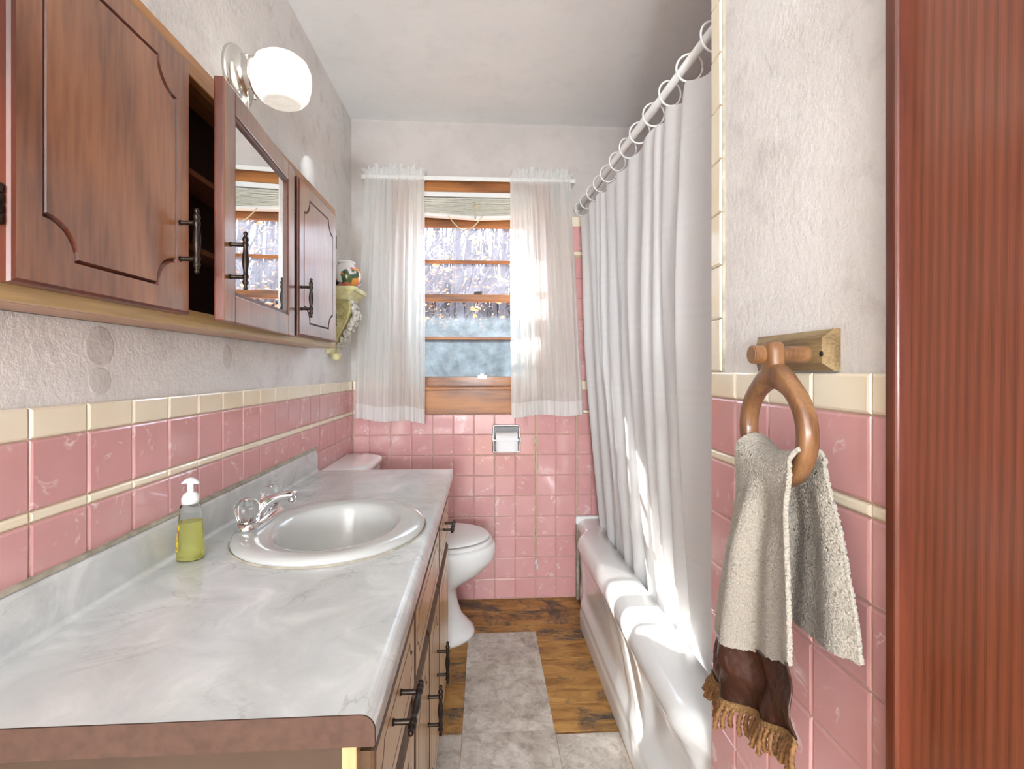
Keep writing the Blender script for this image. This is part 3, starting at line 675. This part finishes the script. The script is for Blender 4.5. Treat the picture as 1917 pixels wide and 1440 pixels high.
# countertop with rolled nose, sink cut-out, backsplash
SX, SY = -.387, 1.29
def cprof():
    """countertop profile in x,z: coved into backsplash at the wall, rolled nose at the front"""
    x0, x1, th = XL + .001, -.130, .038
    L = [(x0, CT - th), (x1 - .012, CT - th), (x1 - .001, CT - th), (x1, CT - th + .002), (x1, CT - .018)]
    for i in range(7): a = PI / 2 * i / 6; L.append((x1 - .018 + .018 * math.cos(a), CT - .018 + .018 * math.sin(a)))
    return L
ct = thing('countertop', (-.42, 1.32, CT - .038), 'grey-white marbled laminate countertop with rolled front edge', 'countertop')
CY0, CY1 = .596, 2.055
nose = cprof()[1:]
mb = MB()
# top surface with oval hole
bm = bmesh.new()
out = [bm.verts.new(p) for p in ((-.672, CY0, CT), (-.148, CY0, CT), (-.148, CY1, CT), (-.672, CY1, CT))]
hol = [bm.verts.new((SX + .205 * math.cos(2 * PI * k / 48), SY + .222 * math.sin(2 * PI * k / 48), CT)) for k in range(48)]
ed = [bm.edges.new((out[i], out[(i + 1) % 4])) for i in range(4)] + [bm.edges.new((hol[i], hol[(i + 1) % 48])) for i in range(48)]
bmesh.ops.triangle_fill(bm, use_beauty=True, edges=ed); bm.verts.index_update()
mb.add([tuple(v.co) for v in bm.verts], [tuple(v.index for v in f.verts) for f in bm.faces]); bm.free()
mb.loft([[(x, CY0, z) for x, z in nose], [(x, CY1, z) for x, z in nose]], cap=False, closed=False)
cove = [(-.672 - .008 * math.sin(PI / 2 * i / 6) if False else -.672 - .010 * math.sin(PI / 2 * i / 6), CT + .010 - .010 * math.cos(PI / 2 * i / 6)) for i in range(7)]
bs = cove + [(-.682, .892), (-.684, .899), (-.689, .903), (XL + .010, .903), (XL + .0096, CT - .03)]
yb = CY1 - .0
mb.loft([[(x, CY0, z) for x, z in bs], [(x, yb - .03, z) for x, z in bs]], cap=False, closed=False)
# far end of the backsplash with a rounded top corner
rings = []
for i in range(6):
    a = PI / 2 * i / 5; yy = yb - .03 + .03 * math.sin(a); dz = .03 * (1 - math.cos(a))
    rings.append([(x, yy, max(CT, z - dz * max(0, (z - CT)) / .09) if z > CT - .001 else z) for x, z in bs])
mb.loft(rings, cap=False, closed=False)
mb.add([(x, yb, z) for x, z in [(XL + .0096, CT)] + [r[0:3:2] for r in rings[-1][:-1]]], [tuple(range(len(bs)))])
mb.build('laminate_top', 'marble_laminate', ct, fix=False)
box('far_edge', (XL + .01, CY1 - .001, CT - .038), (-.132, CY1 + .001, CT - .0005), 'marble_laminate', ct)
ep = cprof()
core = [(XL + .01, CT - .038)] + ep[1:] + [(-.672, CT - .0003), (XL + .01, CT - .0003)]
MB().loft([[(x - .0008, CY0 - .001, z - .0006) for x, z in core], [(x - .0008, CY0 + .012, z - .0006) for x, z in core]]).build('raw_edge', 'particle_board', ct, label='raw brown board edge')
mb = MB()
for a, b in (((XL + .01, CY0 + .012), (-.15, 1.03)), ((XL + .01, 1.55), (-.15, CY1)), ((XL + .01, 1.03), (-.63, 1.55))): mb.box((*a, CT - .038), (*b, CT - .036))
mb.build('underside', 'particle_board', ct)
MB().box((XL, CY0, .9025), (XL + .018, CY1, .909)).build('caulk_line', 'caulk', ct)

# sink
sk = thing('sink', (SX, SY, CT), 'oval grey drop-in sink with a thick rolled rim in the countertop', 'sink')
def oval(a, b, z, cx=SX, n=56): return [(cx + a * math.cos(2 * PI * k / n), SY + b * math.sin(2 * PI * k / n), z) for k in range(n)]
bcx = SX + .012
rg = [oval(.229, .246, CT + .0005), oval(.232, .249, CT + .004), oval(.230, .247, CT + .011), oval(.222, .239, CT + .017), oval(.210, .227, CT + .019), oval(.190, .212, CT + .0185, SX + .004),
      oval(.158, .192, CT + .016, bcx), oval(.148, .184, CT + .012, bcx), oval(.142, .178, CT + .002, bcx), oval(.137, .172, CT - .02, bcx), oval(.125, .158, CT - .06, bcx), oval(.105, .133, CT - .095, bcx), oval(.07, .09, CT - .115, bcx), oval(.028, .028, CT - .122, bcx)]
MB().loft(rg, cap=False).build('basin', 'sink_porcelain', sk, smooth=True)
MB().lathe((bcx, SY, CT - .1225), (0, 0, 1), [(0, .03), (.002, .028), (.001, .018), (-.004, .012), (-.005, .001)], 24).build('drain', 'chrome', sk, smooth=True)
MB().lathe((SX, SY, CT), (0, 0, 1), [(0, .001)], 4) if False else None
mb = MB(); mb.loft([oval(.231, .248, CT + .0003), oval(.236, .254, CT + .0003), oval(.233, .25, CT + .0035)], cap=False); mb.build('caulk_bead', 'caulk', sk)

# faucet
fz = CT + .0195; FX, FY = -.583, 1.312
fc_ = thing('faucet', (FX, FY, fz), 'chrome two-handle faucet with clear acrylic knobs on the sink rim', 'faucet')
def stad(hw, hl, z, n=32):
    L = []
    for k in range(n):
        a = 2 * PI * k / n; L.append((FX + hw * math.cos(a), FY + (hl - hw) * (1 if math.sin(a) > 0 else -1) * (1 if abs(math.sin(a)) > 1e-6 else 0) + hw * math.sin(a), z))
    return L
MB().loft([stad(.029, .099, fz), stad(.029, .099, fz + .006), stad(.026, .095, fz + .016), stad(.022, .088, fz + .019)]).build('base_plate', 'chrome', fc_, smooth=True)
sp = [(FX + .0, FZ) for FZ in ()]
spp = [(-.008, .012, .026, .020), (.004, .034, .023, .018), (.02, .050, .019, .014), (.04, .060, .0165, .0105), (.062, .066, .0155, .009), (.082, .068, .015, .0085), (.090, .067, .0145, .0085)]
rings = []
for i, (dx, dz, wy, wz) in enumerate(spp):
    j0, j1 = spp[max(0, i - 1)], spp[min(len(spp) - 1, i + 1)]
    d = Vector((j1[0] - j0[0], 0, j1[1] - j0[1])).normalized(); nrm = Vector((-d.z, 0, d.x))
    rings.append([Vector((FX + dx, FY, fz + dz)) + Vector((0, 1, 0)) * wy * math.copysign(abs(math.cos(a)) ** .7, math.cos(a)) + nrm * wz * math.copysign(abs(math.sin(a)) ** .7, math.sin(a)) for a in (2 * PI * k / 20 for k in range(20))])
spo = MB().loft(rings).build('spout', 'chrome', fc_, smooth=True)
MB().lathe((FX + .082, FY, fz + .060), (0, 0, -1), [(0, .010), (.010, .010), (.012, .008)], 16).build('aerator', 'chrome', spo, smooth=True)
for s in (-1, 1):
    ky = FY + s * .07
    st_ = MB().lathe((FX, ky, fz + .018), (0, 0, 1), [(0, .018), (.004, .018), (.006, .012), (.012, .012)], 16).build('handle_stem', 'chrome', fc_, smooth=True)
    mb = MB(); rings = []
    for d, r in ((.024, .021), (.028, .0225), (.046, .0275), (.058, .029), (.062, .0285), (.071, .021), (.074, .016)):
        rings.append([(FX + r * (1 - .07 * (k % 2)) * math.cos(2 * PI * k / 20), ky + r * (1 - .07 * (k % 2)) * math.sin(2 * PI * k / 20), fz + d) for k in range(20)])
    mb.loft(rings); kb = mb.build('knob', 'acrylic', fc_)
    MB().lathe((FX, ky, fz + .0745), (0, 0, 1), [(0, .012), (.0015, .011), (.002, .001)], 16).build('knob_cap', 'chrome', kb, smooth=True)

# soap bottle
sb = thing('soap_dispenser', (-.640, 1.108, CT), 'clear pump bottle half filled with yellow-green hand soap', 'soap dispenser')
def orr(rx, ry, z): return [(-.640 + rx * math.copysign(abs(math.cos(a)) ** .85, math.cos(a)), 1.108 + ry * math.copysign(abs(math.sin(a)) ** .85, math.sin(a)), CT + z) for a in (2 * PI * k / 28 for k in range(28))]
bo = MB().loft([orr(.020, .018, 0.0004), orr(.026, .023, .002), orr(.0265, .0235, .012), orr(.025, .0225, .04), orr(.022, .021, .085), orr(.0195, .019, .105), orr(.0185, .0185, .118), orr(.014, .014, .123), orr(.0135, .0135, .126)]).build('bottle', 'bottle_plastic', sb, smooth=True)
MB().loft([orr(.0195, .0175, .002), orr(.0253, .0223, .004), orr(.0256, .0226, .012), orr(.0243, .0218, .04), orr(.0219, .0208, .078), orr(.0216, .0206, .083)]).build('liquid', 'soap_liquid', bo, smooth=False)
MB().grid(lambda u, v: (-.640 + (.0268 - .0042 * v) * math.copysign(abs(math.cos(3.3 + .95 * u)) ** .85, math.cos(3.3 + .95 * u)), 1.108 + (.0238 - .0024 * v) * math.copysign(abs(math.sin(3.3 + .95 * u)) ** .85, math.sin(3.3 + .95 * u)), CT + .022 + .056 * v), 10, 8).build('label_sticker', 'soap_label', bo, smooth=True)
pmp = MB().lathe((-.640, 1.108, CT + .122), (0, 0, 1), [(0, .0165), (.012, .017), (.013, .0155), (.02, .0135), (.024, .008), (.0245, .006), (.040, .0062), (.048, .0085), (.049, .001)], 24).build('pump', 'white_plastic', sb, smooth=True)
MB().loft([[(-.640 + r * 1.0 * math.cos(2 * PI * k / 20) * sx, 1.108 + r * math.sin(2 * PI * k / 20), CT + .122 + z - .004 * abs(math.cos(2 * PI * k / 20)) * q) for k in range(20)] for r, z, sx, q in ((.006, .044, 1, 0), (.013, .047, 1.4, 1.3), (.0135, .049, 1.4, 1.3), (.009, .054, 1.2, .5), (.002, .056, 1, 0))]).build('pump_head', 'white_plastic', pmp, smooth=True)

# ------------------------------------------------------------------ toilet (faces +X)
TY = 2.30
to = thing('toilet', (-.33, TY, 0), 'white porcelain toilet between the vanity and the end wall', 'toilet')
def egg(cx, lf, lb, hw, z, n=40):
    """egg outline: lf front reach (+x), lb back reach, hw half width"""
    return [(cx + (lf if math.cos(a) > 0 else lb) * math.cos(a), TY + hw * math.sin(a), z) for a in (2 * PI * k / n for k in range(n))]
CX = -.20
MB().loft([egg(-.25, .205, .20, .155, 0), egg(-.25, .207, .20, .157, .012), egg(-.25, .20, .195, .150, .03), egg(-.25, .175, .18, .125, .055), egg(-.25, .145, .17, .105, .09), egg(-.25, .125, .16, .095, .15), egg(-.25, .118, .16, .092, .20),
           egg(-.245, .125, .17, .097, .225), egg(-.23, .17, .19, .125, .26), egg(-.215, .215, .21, .150, .30), egg(-.205, .238, .22, .165, .335), egg(-.20, .246, .225, .170, .35), egg(-.20, .249, .225, .176, .365), egg(-.20, .254, .225, .184, .39), egg(-.20, .252, .225, .186, .415), egg(-.20, .246, .22, .18, .425)]).build('bowl', 'porcelain', to, smooth=True)
MB().loft([egg(CX, .232, .20, .172, .426), egg(CX, .238, .20, .178, .430), egg(CX, .238, .20, .178, .440), egg(CX, .232, .20, .172, .445)]).build('seat', 'white_plastic', to, smooth=False, bevel=.002)
ld = MB().loft([egg(CX, .216, .20, .162, .448), egg(CX, .222, .20, .168, .451), egg(CX, .222, .20, .168, .459), egg(CX, .214, .195, .16, .465), egg(CX, .12, .10, .08, .467)]).build('lid', 'white_plastic', to); autosmooth(ld, 50)
for s in (-1, 1): MB().lathe((-.405, TY + s * .08, .445), (0, 1, 0), [(-.02, .01), (-.018, .012), (.018, .012), (.02, .01)], 12).build('seat_hinge', 'white_plastic', to, smooth=True)
def rrect(x0, x1, y0, y1, z, r=.08, rb=.012):
    L = []
    for cx, cy, a0, rr in ((x1 - r, y1 - r, 0, r), (x0 + rb, y1 - rb, PI / 2, rb), (x0 + rb, y0 + rb, PI, rb), (x1 - r, y0 + r, 3 * PI / 2, r)):
        L += [(cx + rr * math.cos(a0 + PI / 2 * i / 7), cy + rr * math.sin(a0 + PI / 2 * i / 7), z) for i in range(8)]
    return L
tx0 = XL + .012
autosmooth(MB().loft([rrect(tx0, -.53, TY - .19, TY + .19, .40), rrect(tx0, -.515, TY - .205, TY + .205, .45), rrect(tx0, -.508, TY - .212, TY + .212, .77)]).build('tank', 'porcelain', to))
autosmooth(MB().loft([rrect(tx0, -.505, TY - .218, TY + .218, .770, .10), rrect(tx0, -.50, TY - .224, TY + .224, .776, .10), rrect(tx0, -.498, TY - .226, TY + .226, .792, .10), rrect(tx0, -.504, TY - .22, TY + .22, .803, .10), rrect(tx0 + .01, -.53, TY - .195, TY + .195, .808, .09)]).build('tank_lid', 'porcelain', to), 60)
MB().box((-.53, TY - .10, .34), (-.40, TY + .10, .425)).build('tank_shelf', 'porcelain', to, bevel=.02, seg=4)
fh = MB().lathe((-.508, TY - .14, .70), (1, 0, 0), [(0, .014), (.01, .014), (.014, .008)], 14).tube([(-.497, TY - .14, .70), (-.49, TY - .10, .698), (-.49, TY - .075, .693)], [.005, .005, .007], 8).build('flush_lever', 'chrome', to, smooth=True)

# toilet-paper holder
tp = thing('paper_holder', (.118, YF - .01, .858), 'square chrome recessed toilet paper holder on the pink tiles', 'paper holder')
hx0, hx1, hz0, hz1 = .041, .195, .781, .935; yf = YF - .0095
def frame_ring(i, y, r=.016):
    L = []
    for cx, cz, a0 in ((hx1 - r, hz1 - r, 0), (hx0 + r, hz1 - r, PI / 2), (hx0 + r, hz0 + r, PI), (hx1 - r, hz0 + r, 3 * PI / 2)):
        L += [(cx + (r - i) * math.cos(a0 + PI / 2 * k / 5), y, cz + (r - i) * math.sin(a0 + PI / 2 * k / 5)) for k in range(6)]
    return L
MB().loft([frame_ring(0, yf + .001), frame_ring(.001, yf - .006), frame_ring(.005, yf - .010), frame_ring(.010, yf - .009), frame_ring(.0135, yf - .003), frame_ring(.014, yf - .001)], cap=False).build('frame', 'chrome', tp, smooth=True)
MB().add(frame_ring(.013, yf - .0012), [tuple(range(24))]).build('back_plate', 'recess_shade_metal', tp)  # flat plate coloured dark to paint the shade of a recess
for x, s in ((hx0 + .006, 1), (hx1 - .006, -1)): MB().box((x - .006, yf - .052, .846), (x + .006, yf - .004, .868)).build('post', 'chrome', tp, bevel=.004, seg=3)
MB().lathe((hx0 + .01, yf - .044, .857), (1, 0, 0), [(0, .006), (.134, .006)], 12).build('roller', 'chrome', tp)
tr_ = thing('toilet_roll', (.118, YF - .03, .84), 'white toilet paper roll in the chrome holder', 'toilet paper')
MB().lathe((.062, yf - .044, .857), (1, 0, 0), [(0, .0185), (0, .041), (.112, .041), (.112, .0185)], 40, cap=False).build('roll', 'tissue', tr_, smooth=False)
MB().grid(lambda u, v: (.062 + .112 * u, yf - .0862 + .001 * math.sin(v * 5), .860 - .062 * v), 4, 8).build('loose_sheet', 'tissue', tr_, smooth=True, thick=.0008)

# ------------------------------------------------------------------ bathtub
tb = thing('bathtub', (.85, 1.82, 0), 'white enamel bathtub with moulded apron along the right side', 'bathtub')
TY0, TY1 = YS + .004, YF - .012; TX1 = XA - .005; RZ = .432
def sm(a, b, x): t_ = max(0, min(1, (x - a) / (b - a))); return t_ * t_ * (3 - 2 * t_)
def tub_section(y):
    e0 = sm(TY1, TY1 - .22, y); e1 = sm(TY0, TY0 + .10, y)
    bul = .052 * sm(TY1 - .16, TY1 - .30, y) * sm(TY0 - .01, TY0 + .13, y)
    o = .497 - bul                      # outer lip x
    rec = .020 * sm(TY1 - .2, TY1 - .34, y)
    pan = .018 * sm(1.46, 1.40, y) * sm(1.10, 1.16, y)
    L = [(o + .012, 0), (o + .010, .06), (o + .012, .075), (o + .016, .085), (o + .014, .10), (o + .017, .115), (o + .018 + rec * .5, .135), (o + .014 + rec + pan * .4, .16), (o + .012 + rec + pan, .19), (o + .010 + rec + pan, .25), (o + .008 + rec + pan, .30), (o + .006 + rec * .6, .345), (o + .003, .37), (o, .385)]
    for i in range(1, 7): a = PI / 2 * i / 6; L.append((o + .045 - .045 * math.cos(a), RZ - .045 + .045 * math.sin(a)))
    L.append((o + .10, RZ + .001)); xi = .60
    L.append((max(xi - .015, o + .11), RZ - .001))
    dep = .33 * min(sm(TY1 - .09, TY1 - .35, y), sm(TY0 + .09, TY0 + .22, y))
    hw0 = .60; hw1 = 1.20
    for i in range(1, 8):
        q = i / 7; L.append((hw0 + .012 + .10 * q ** 1.5, RZ - .004 - dep * math.sin(q * PI / 2) ** .7))
    for i in range(7, 0, -1):
        q = i / 7; L.append((hw1 - .012 - .10 * q ** 1.5, RZ - .004 - dep * math.sin(q * PI / 2) ** .7))
    L += [(hw1 + .005, RZ), (TX1, RZ), (TX1, 0)]
    return [(x, y, z) for x, z in L]
ys = [TY0 + (TY1 - TY0) * i / 90 for i in range(91)]
mb = MB().loft([tub_section(y) for y in ys], cap=True, closed=False)
mb.build('tub_shell', 'enamel', tb, smooth=True)
MB().box((.488, TY1 - .03, RZ - .03), (TX1, TY1 + .001, RZ + .012)).build('wall_flange', 'enamel', tb, bevel=.004)
MB().box((.492, TY1 - .028, .0), (.506, TY1 + .001, RZ - .03)).build('end_strip', 'caulk', tb)

# shower rod, rings, curtain, liner
RA, RB = Vector((.505, YF - .010, 2.09)), Vector((.533, YS + .002, 2.012))
sr = thing('shower_rod', RA, 'white shower curtain rod above the bathtub', 'shower rod')
MB().lathe(RA, RB - RA, [(0, .0135), ((RB - RA).length * .72, .0135), ((RB - RA).length * .721, .0115), ((RB - RA).length, .0115)], 18).build('pole', 'white_plastic', sr, smooth=True)
for p, d in ((RA, RB - RA), (RB, RA - RB)): MB().lathe(p, d, [(0, .022), (.012, .021), (.02, .016), (.03, .014)], 18).build('end_cup', 'white_plastic', sr, smooth=True)
CYA, CYB = 2.555, 1.10
def rodp(y): k = (RA.y - y) / (RA.y - RB.y); return RA.lerp(RB, k)
NR = 12
ring_y = [CYA - .01 + (CYB + .02 - CYA) * (i / (NR - 1)) ** .98 for i in range(NR)]
for i, y in enumerate(ring_y):
    p = rodp(y); n = 26; c = p + Vector((0, 0, -.017)); tilt = random.uniform(-.35, .35)
    MB().tube([c + Vector((.033 * math.cos(2 * PI * k / n), .033 * math.cos(2 * PI * k / n) * math.tan(tilt) * .6, .036 * math.sin(2 * PI * k / n))) for k in range(n)] + [c + Vector((.033, .033 * math.tan(tilt) * .6, 0))], .0028, 7).build('curtain_ring', 'white_plastic', None, smooth=True)
    o = COL.objects[-1]
    o['label'] = ('white plastic shower curtain ring nearest the window wall' if i == 0 else 'white plastic shower curtain ring nearest the towel wall' if i == NR - 1 else
                  f'white plastic shower curtain ring, {["","second","third","fourth","fifth","sixth","seventh","eighth","ninth","tenth","eleventh"][i]} along the rod from the window wall')
    o['category'] = 'curtain ring'; o['group'] = 'shower curtain rings'
def cur(u, v, nfold, off, zb, yA, yB, ybA, ybB, seed, amp0, amp1, xb):
    vy = v ** .6
    y = (yA + (yB - yA) * u) * (1 - vy) + (ybA + (ybB - ybA) * u) * vy
    yt = yA + (yB - yA) * u
    p = rodp(max(min(yt, RA.y), RB.y))
    s = (u * (NR - 1)) % 1.0
    ztop = p.z - .048 - .026 * math.sin(PI * s) ** 1.0 * (1 - v)
    z = ztop + (zb - ztop) * v
    ph = 2 * PI * nfold * (u + .018 * hnoise(u * 8, seed))
    am = amp0 + (amp1 - amp0) * sm(0, .5, v)
    x = p.x + off + (xb - p.x - off) * v ** 1.35 + am * math.sin(ph + .5 * math.sin(v * 2 + seed)) + .35 * am * math.sin(ph * 1.73 + seed + v * 1.5) * sm(0, .3, v)
    y += .6 * am * math.cos(ph * 1.0 + seed)
    return (x, y, z)
sc2 = thing('shower_curtain', (.56, 1.85, .40), 'white fabric shower curtain with faint woven stripes hanging into the bathtub', 'shower curtain')
MB().grid(lambda u, v: cur(u, v, 11.5, .002, .33, CYA, CYB, 2.50, 1.27, 2.0, .012, .026, .628), 260, 70).build('panel', 'shower_fabric', sc2, smooth=True, fix=False)
ln = thing('shower_liner', (.62, 1.85, .40), 'translucent grey plastic shower liner behind the fabric curtain', 'shower liner')
MB().grid(lambda u, v: cur(u, v, 9, .040, .24, CYA - .02, CYB - .045, 2.46, 1.07, 5.0, .008, .02, .70), 160, 40).build('panel', 'liner_plastic', ln, smooth=True, fix=False)

# ------------------------------------------------------------------ towel ring and towel
tg = thing('towel_ring', (XR, .70, 1.245), 'wooden towel ring with carved backplate on the right wall', 'towel ring')
# backplate with chamfered edge
def plate_ring(i, x): return [(x, .655 + i, 1.2235 + i), (x, .845 - i, 1.2235 + i), (x, .845 - i, 1.283 - i), (x, .655 + i, 1.283 - i)]
MB().loft([plate_ring(0, XR), plate_ring(0, XR - .009), plate_ring(.012, XR - .019)]).build('backplate', 'plate_wood', tg)
MB().lathe((XR - .014, .700, 1.248), (-1, 0, 0), [(0, .0125), (.066, .0125), (.067, .0135), (.088, .0135), (.0885, .012), (.0895, .0118)], 24).build('dowel', 'ring_wood', tg, smooth=False)
MB().lathe((XR - .0185, .668, 1.248), (-1, 0, 0), [(0, .0042), (.001, .0038)], 12).build('peg_hole', 'rubber_black', tg)
RXc, RYc, RZc = .420, .686, 1.138
def ring_section(a):
    ro = .084 if True else 0; ri = .062
    return ro, ri
rings = []
NS = 64
for k in range(NS):
    a = 2 * PI * k / NS; dirv = Vector((0, math.cos(a), math.sin(a)))
    up = max(0, math.sin(a)); neck = math.exp(-((a - PI / 2) / .42) ** 2)
    ri = .060; ro = .082 + .016 * neck
    c = Vector((RXc, RYc, RZc)); hx_ = .0125
    rings.append([c + dirv * ((ri + ro) / 2 + (ro - ri) / 2 * math.copysign(abs(math.cos(b)) ** .6, math.cos(b))) + Vector((1, 0, 0)) * hx_ * math.copysign(abs(math.sin(b)) ** .6, math.sin(b)) for b in (2 * PI * q / 12 for q in range(12))])
rings.append(rings[0])
MB().loft(rings, cap=False).build('ring', 'ring_wood', tg, smooth=True)
nk = []
for z, hy2, hx2 in ((1.205, .040, .0125), (1.215, .028, .0125), (1.226, .0185, .012), (1.238, .0165, .012), (1.252, .0165, .012), (1.262, .0135, .0115), (1.266, .008, .010)):
    nk.append([(RXc + hx2 * math.copysign(abs(math.cos(b)) ** .6, math.cos(b)), .692 + hy2 * math.copysign(abs(math.sin(b)) ** .6, math.sin(b)), z) for b in (2 * PI * q / 16 for q in range(16))])
MB().loft(nk).build('neck', 'ring_wood', tg, smooth=True)

tw = thing('hand_towel', (.41, .70, .68), 'grey-beige terry hand towel with brown satin band hanging from the wooden ring', 'towel')
def lerp(a, b, t_): return a + (b - a) * t_
def fold_x(u, v, sd): return .010 * sm(0, .25, v) * (math.sin(2 * PI * (1.6 * u + .1 * v) + sd) + .45 * math.sin(2 * PI * 3.3 * u + sd * 2 + v)) * (.7 + .5 * v)
def front(u, v):
    """u 0 = far edge (photo left) .. 1 = near edge, v 0 at ring .. 1 at band"""
    e = sm(0, 1, v) * .55 + .45 * v
    y = lerp(lerp(.740, .607, u), lerp(.832, .582, u), e) + .008 * math.sin(PI * u) * (1 - v)
    zt = 1.085 + .018 * (abs(u - .5) * 2) ** 2; zb = lerp(.786, .862, u) - .012 * math.sin(PI * u)
    z = lerp(zt, zb, v)
    x = .391 - .012 * sm(.1, .5, v) * math.sin(PI * u) + fold_x(u, v, .6)
    return Vector((x, y, z))
def back(u, v):
    e = sm(0, 1, v) * .5 + .5 * v
    y = lerp(lerp(.745, .622, u), lerp(.815, .578, u), e)
    z = lerp(1.085 + .018 * (abs(u - .5) * 2) ** 2, lerp(.835, .862, u), v)
    x = .449 + .010 * sm(0, .4, v) + .5 * fold_x(u, v, 2.4)
    return Vector((min(x, .474), y, z))
def over(u, v):      # the fold across the ring bottom
    a, b = front(u, 0), back(u, 0); m = (a + b) / 2; r = (b.x - a.x) / 2
    return Vector((m.x - r * math.cos(PI * v), lerp(a.y, b.y, v), m.z + .022 * math.sin(PI * v)))
fz_ = lambda p, s=.0007: Vector((p.x + random.uniform(-s, s), p.y + random.uniform(-s, s) * .7, p.z + random.uniform(-s, s) * .7))
NU, NV = 170, 240
def terry(u, w):
    if w < .47: p = front(u, 1 - w / .47)
    elif w < .56: p = over(u, (w - .47) / .09)
    else: p = back(u, (w - .56) / .44)
    return fz_(p)
MB().grid(terry, NU, NV * 2).build('terry_cloth', 'terry', tw, smooth=True, thick=.006, fix=False)
def band(u, v):
    a = front(u, .985); y = lerp(a.y, lerp(.822, .566, u), v); z = lerp(a.z, lerp(.706, .782, u) - .010 * math.sin(PI * u), v)
    return Vector((a.x - .001 + .004 * math.sin(9 * u + 5 * v) * v + .003 * math.sin(17 * u - 8 * v) - .006 * v, y, z))
MB().grid(band, 60, 24).build('satin_band', 'satin_brown', tw, smooth=True, thick=.002, fix=False)
MB().grid(lambda u, v: band(u, .95 + .12 * v) + Vector((-.0022 - .0012 * abs(math.sin(u * 150)), 0, 0)), 160, 4).build('braid_trim', 'braid', tw, smooth=True, thick=.002, fix=False)
for k in range(34):
    u = (k + .5) / 34; p = band(u, 1.04) + Vector((-.002, 0, 0)); L = .036 + random.uniform(-.005, .005)
    sx = random.uniform(-.010, .002); sy = random.uniform(-.004, .010) + .012 * (1 - u) ** 2
    pts = [p + Vector((-.004 * math.sin(PI * i / 12) + sx * (i / 12) ** 2, sy * (i / 12), -L * i / 12)) for i in range(13)]
    MB().tube(pts, [.0034 * (1 + .28 * math.sin(i * 2.4)) * (1 if i < 12 else .5) for i in range(13)], 6).build('fringe_cord', 'fringe', tw, smooth=True)

# ------------------------------------------------------------------ outside
gr = struct(box('ground_outside', (-14, YF + .3, -.75), (14, 30, -.6), 'leaf_litter'), 'leaf-strewn ground outside the window', 'ground')
def tree(x, y, h, r, idx):
    words = ('slender', 'crooked', 'leaning', 'straight', 'forked')
    t_ = thing('bare_tree', (x, y, -.6), 'grey bare tree trunk with dry orange leaves outside the window', 'tree', 'trees outside the window')
    rnd = random.Random(idx * 13 + 5); lx, ly = rnd.uniform(-.7, .7), rnd.uniform(-.3, .3)
    def at(q): return Vector((x + lx * q + .10 * math.sin(q * 7 + idx), y + ly * q + .08 * math.cos(q * 5 + idx), -.6 + h * q))
    MB().tube([at(i / 12) for i in range(13)], [r * (1 - .75 * i / 12) for i in range(13)], 7).build('trunk', 'bark', t_, smooth=True)
    mb = MB(); tips = []
    for b in range(20):
        q = rnd.uniform(.12, .92); p = at(q); a = rnd.uniform(0, 2 * PI); L = rnd.uniform(.6, 1.7) * (1.1 - q)
        pts = [p + Vector((math.cos(a) * L * s, math.sin(a) * L * s * .6, L * s * 1.15 + .1 * math.sin(s * 5 + b))) for s in (0, .35, .7, 1)]
        mb.tube(pts, [r * .32, r * .22, r * .13, r * .05], 5); tips += pts[1:]
        for s in range(2):
            a2 = a + rnd.uniform(-1, 1); pp = pts[1 + s]; e = pp + Vector((math.cos(a2) * .4, math.sin(a2) * .3, rnd.uniform(.1, .5)))
            mb.tube([pp, (pp + e) / 2 + Vector((0, 0, .03)), e], [r * .12, r * .08, r * .03], 4); tips += [e, (pp + e) / 2]
    mb.build('branches', 'bark', t_, smooth=True)
    lf = MB()
    for q in range(170):
        p = rnd.choice(tips) + Vector((rnd.gauss(0, .10), rnd.gauss(0, .10), rnd.gauss(0, .12))); s = rnd.uniform(.03, .07)
        R_ = Matrix.Rotation(rnd.uniform(0, 6.3), 3, 'Z') @ Matrix.Rotation(rnd.uniform(0, 3.1), 3, 'X')
        lf.add([p + R_ @ Vector(c) * s for c in ((-1, 0, 0), (0, -.55, .15), (1, 0, 0), (0, .55, .15))], [(0, 1, 2, 3)])
    lf.build('dry_leaves', 'leaf', t_, kind='stuff', fix=False)
th = MB(); rt = random.Random(11)
for q in range(1500):
    y_ = rt.uniform(18, 29); x_ = rt.uniform(-.45, .40) * y_; r_ = rt.uniform(.03, .10); h_ = rt.uniform(6, 9.5); l_ = rt.uniform(-.9, .9)
    th.tube([(x_ + l_ * i / 3 + .1 * math.sin(i * 3 + q), y_, -.6 + h_ * i / 3) for i in range(4)], [r_, r_ * .8, r_ * .55, r_ * .2], 4)
tag(th.build('distant_woodland', 'bark', None), 'hazy grey mass of thin bare trunks far beyond the window', 'woods', kind='stuff')
rt = random.Random(3); k = 0
for row, (yy, n, spread) in enumerate(((7.5, 5, 2.2), (9.5, 6, 2.8), (12, 7, 3.5), (15, 8, 4.3))):
    for i in range(n):
        tree(-spread + 2 * spread * (i + rt.uniform(.15, .85)) / n + .2, yy + rt.uniform(-.8, .8), 5.2 + .33 * (yy - 7) + rt.uniform(0, .8), rt.uniform(.045, .11), k); k += 1
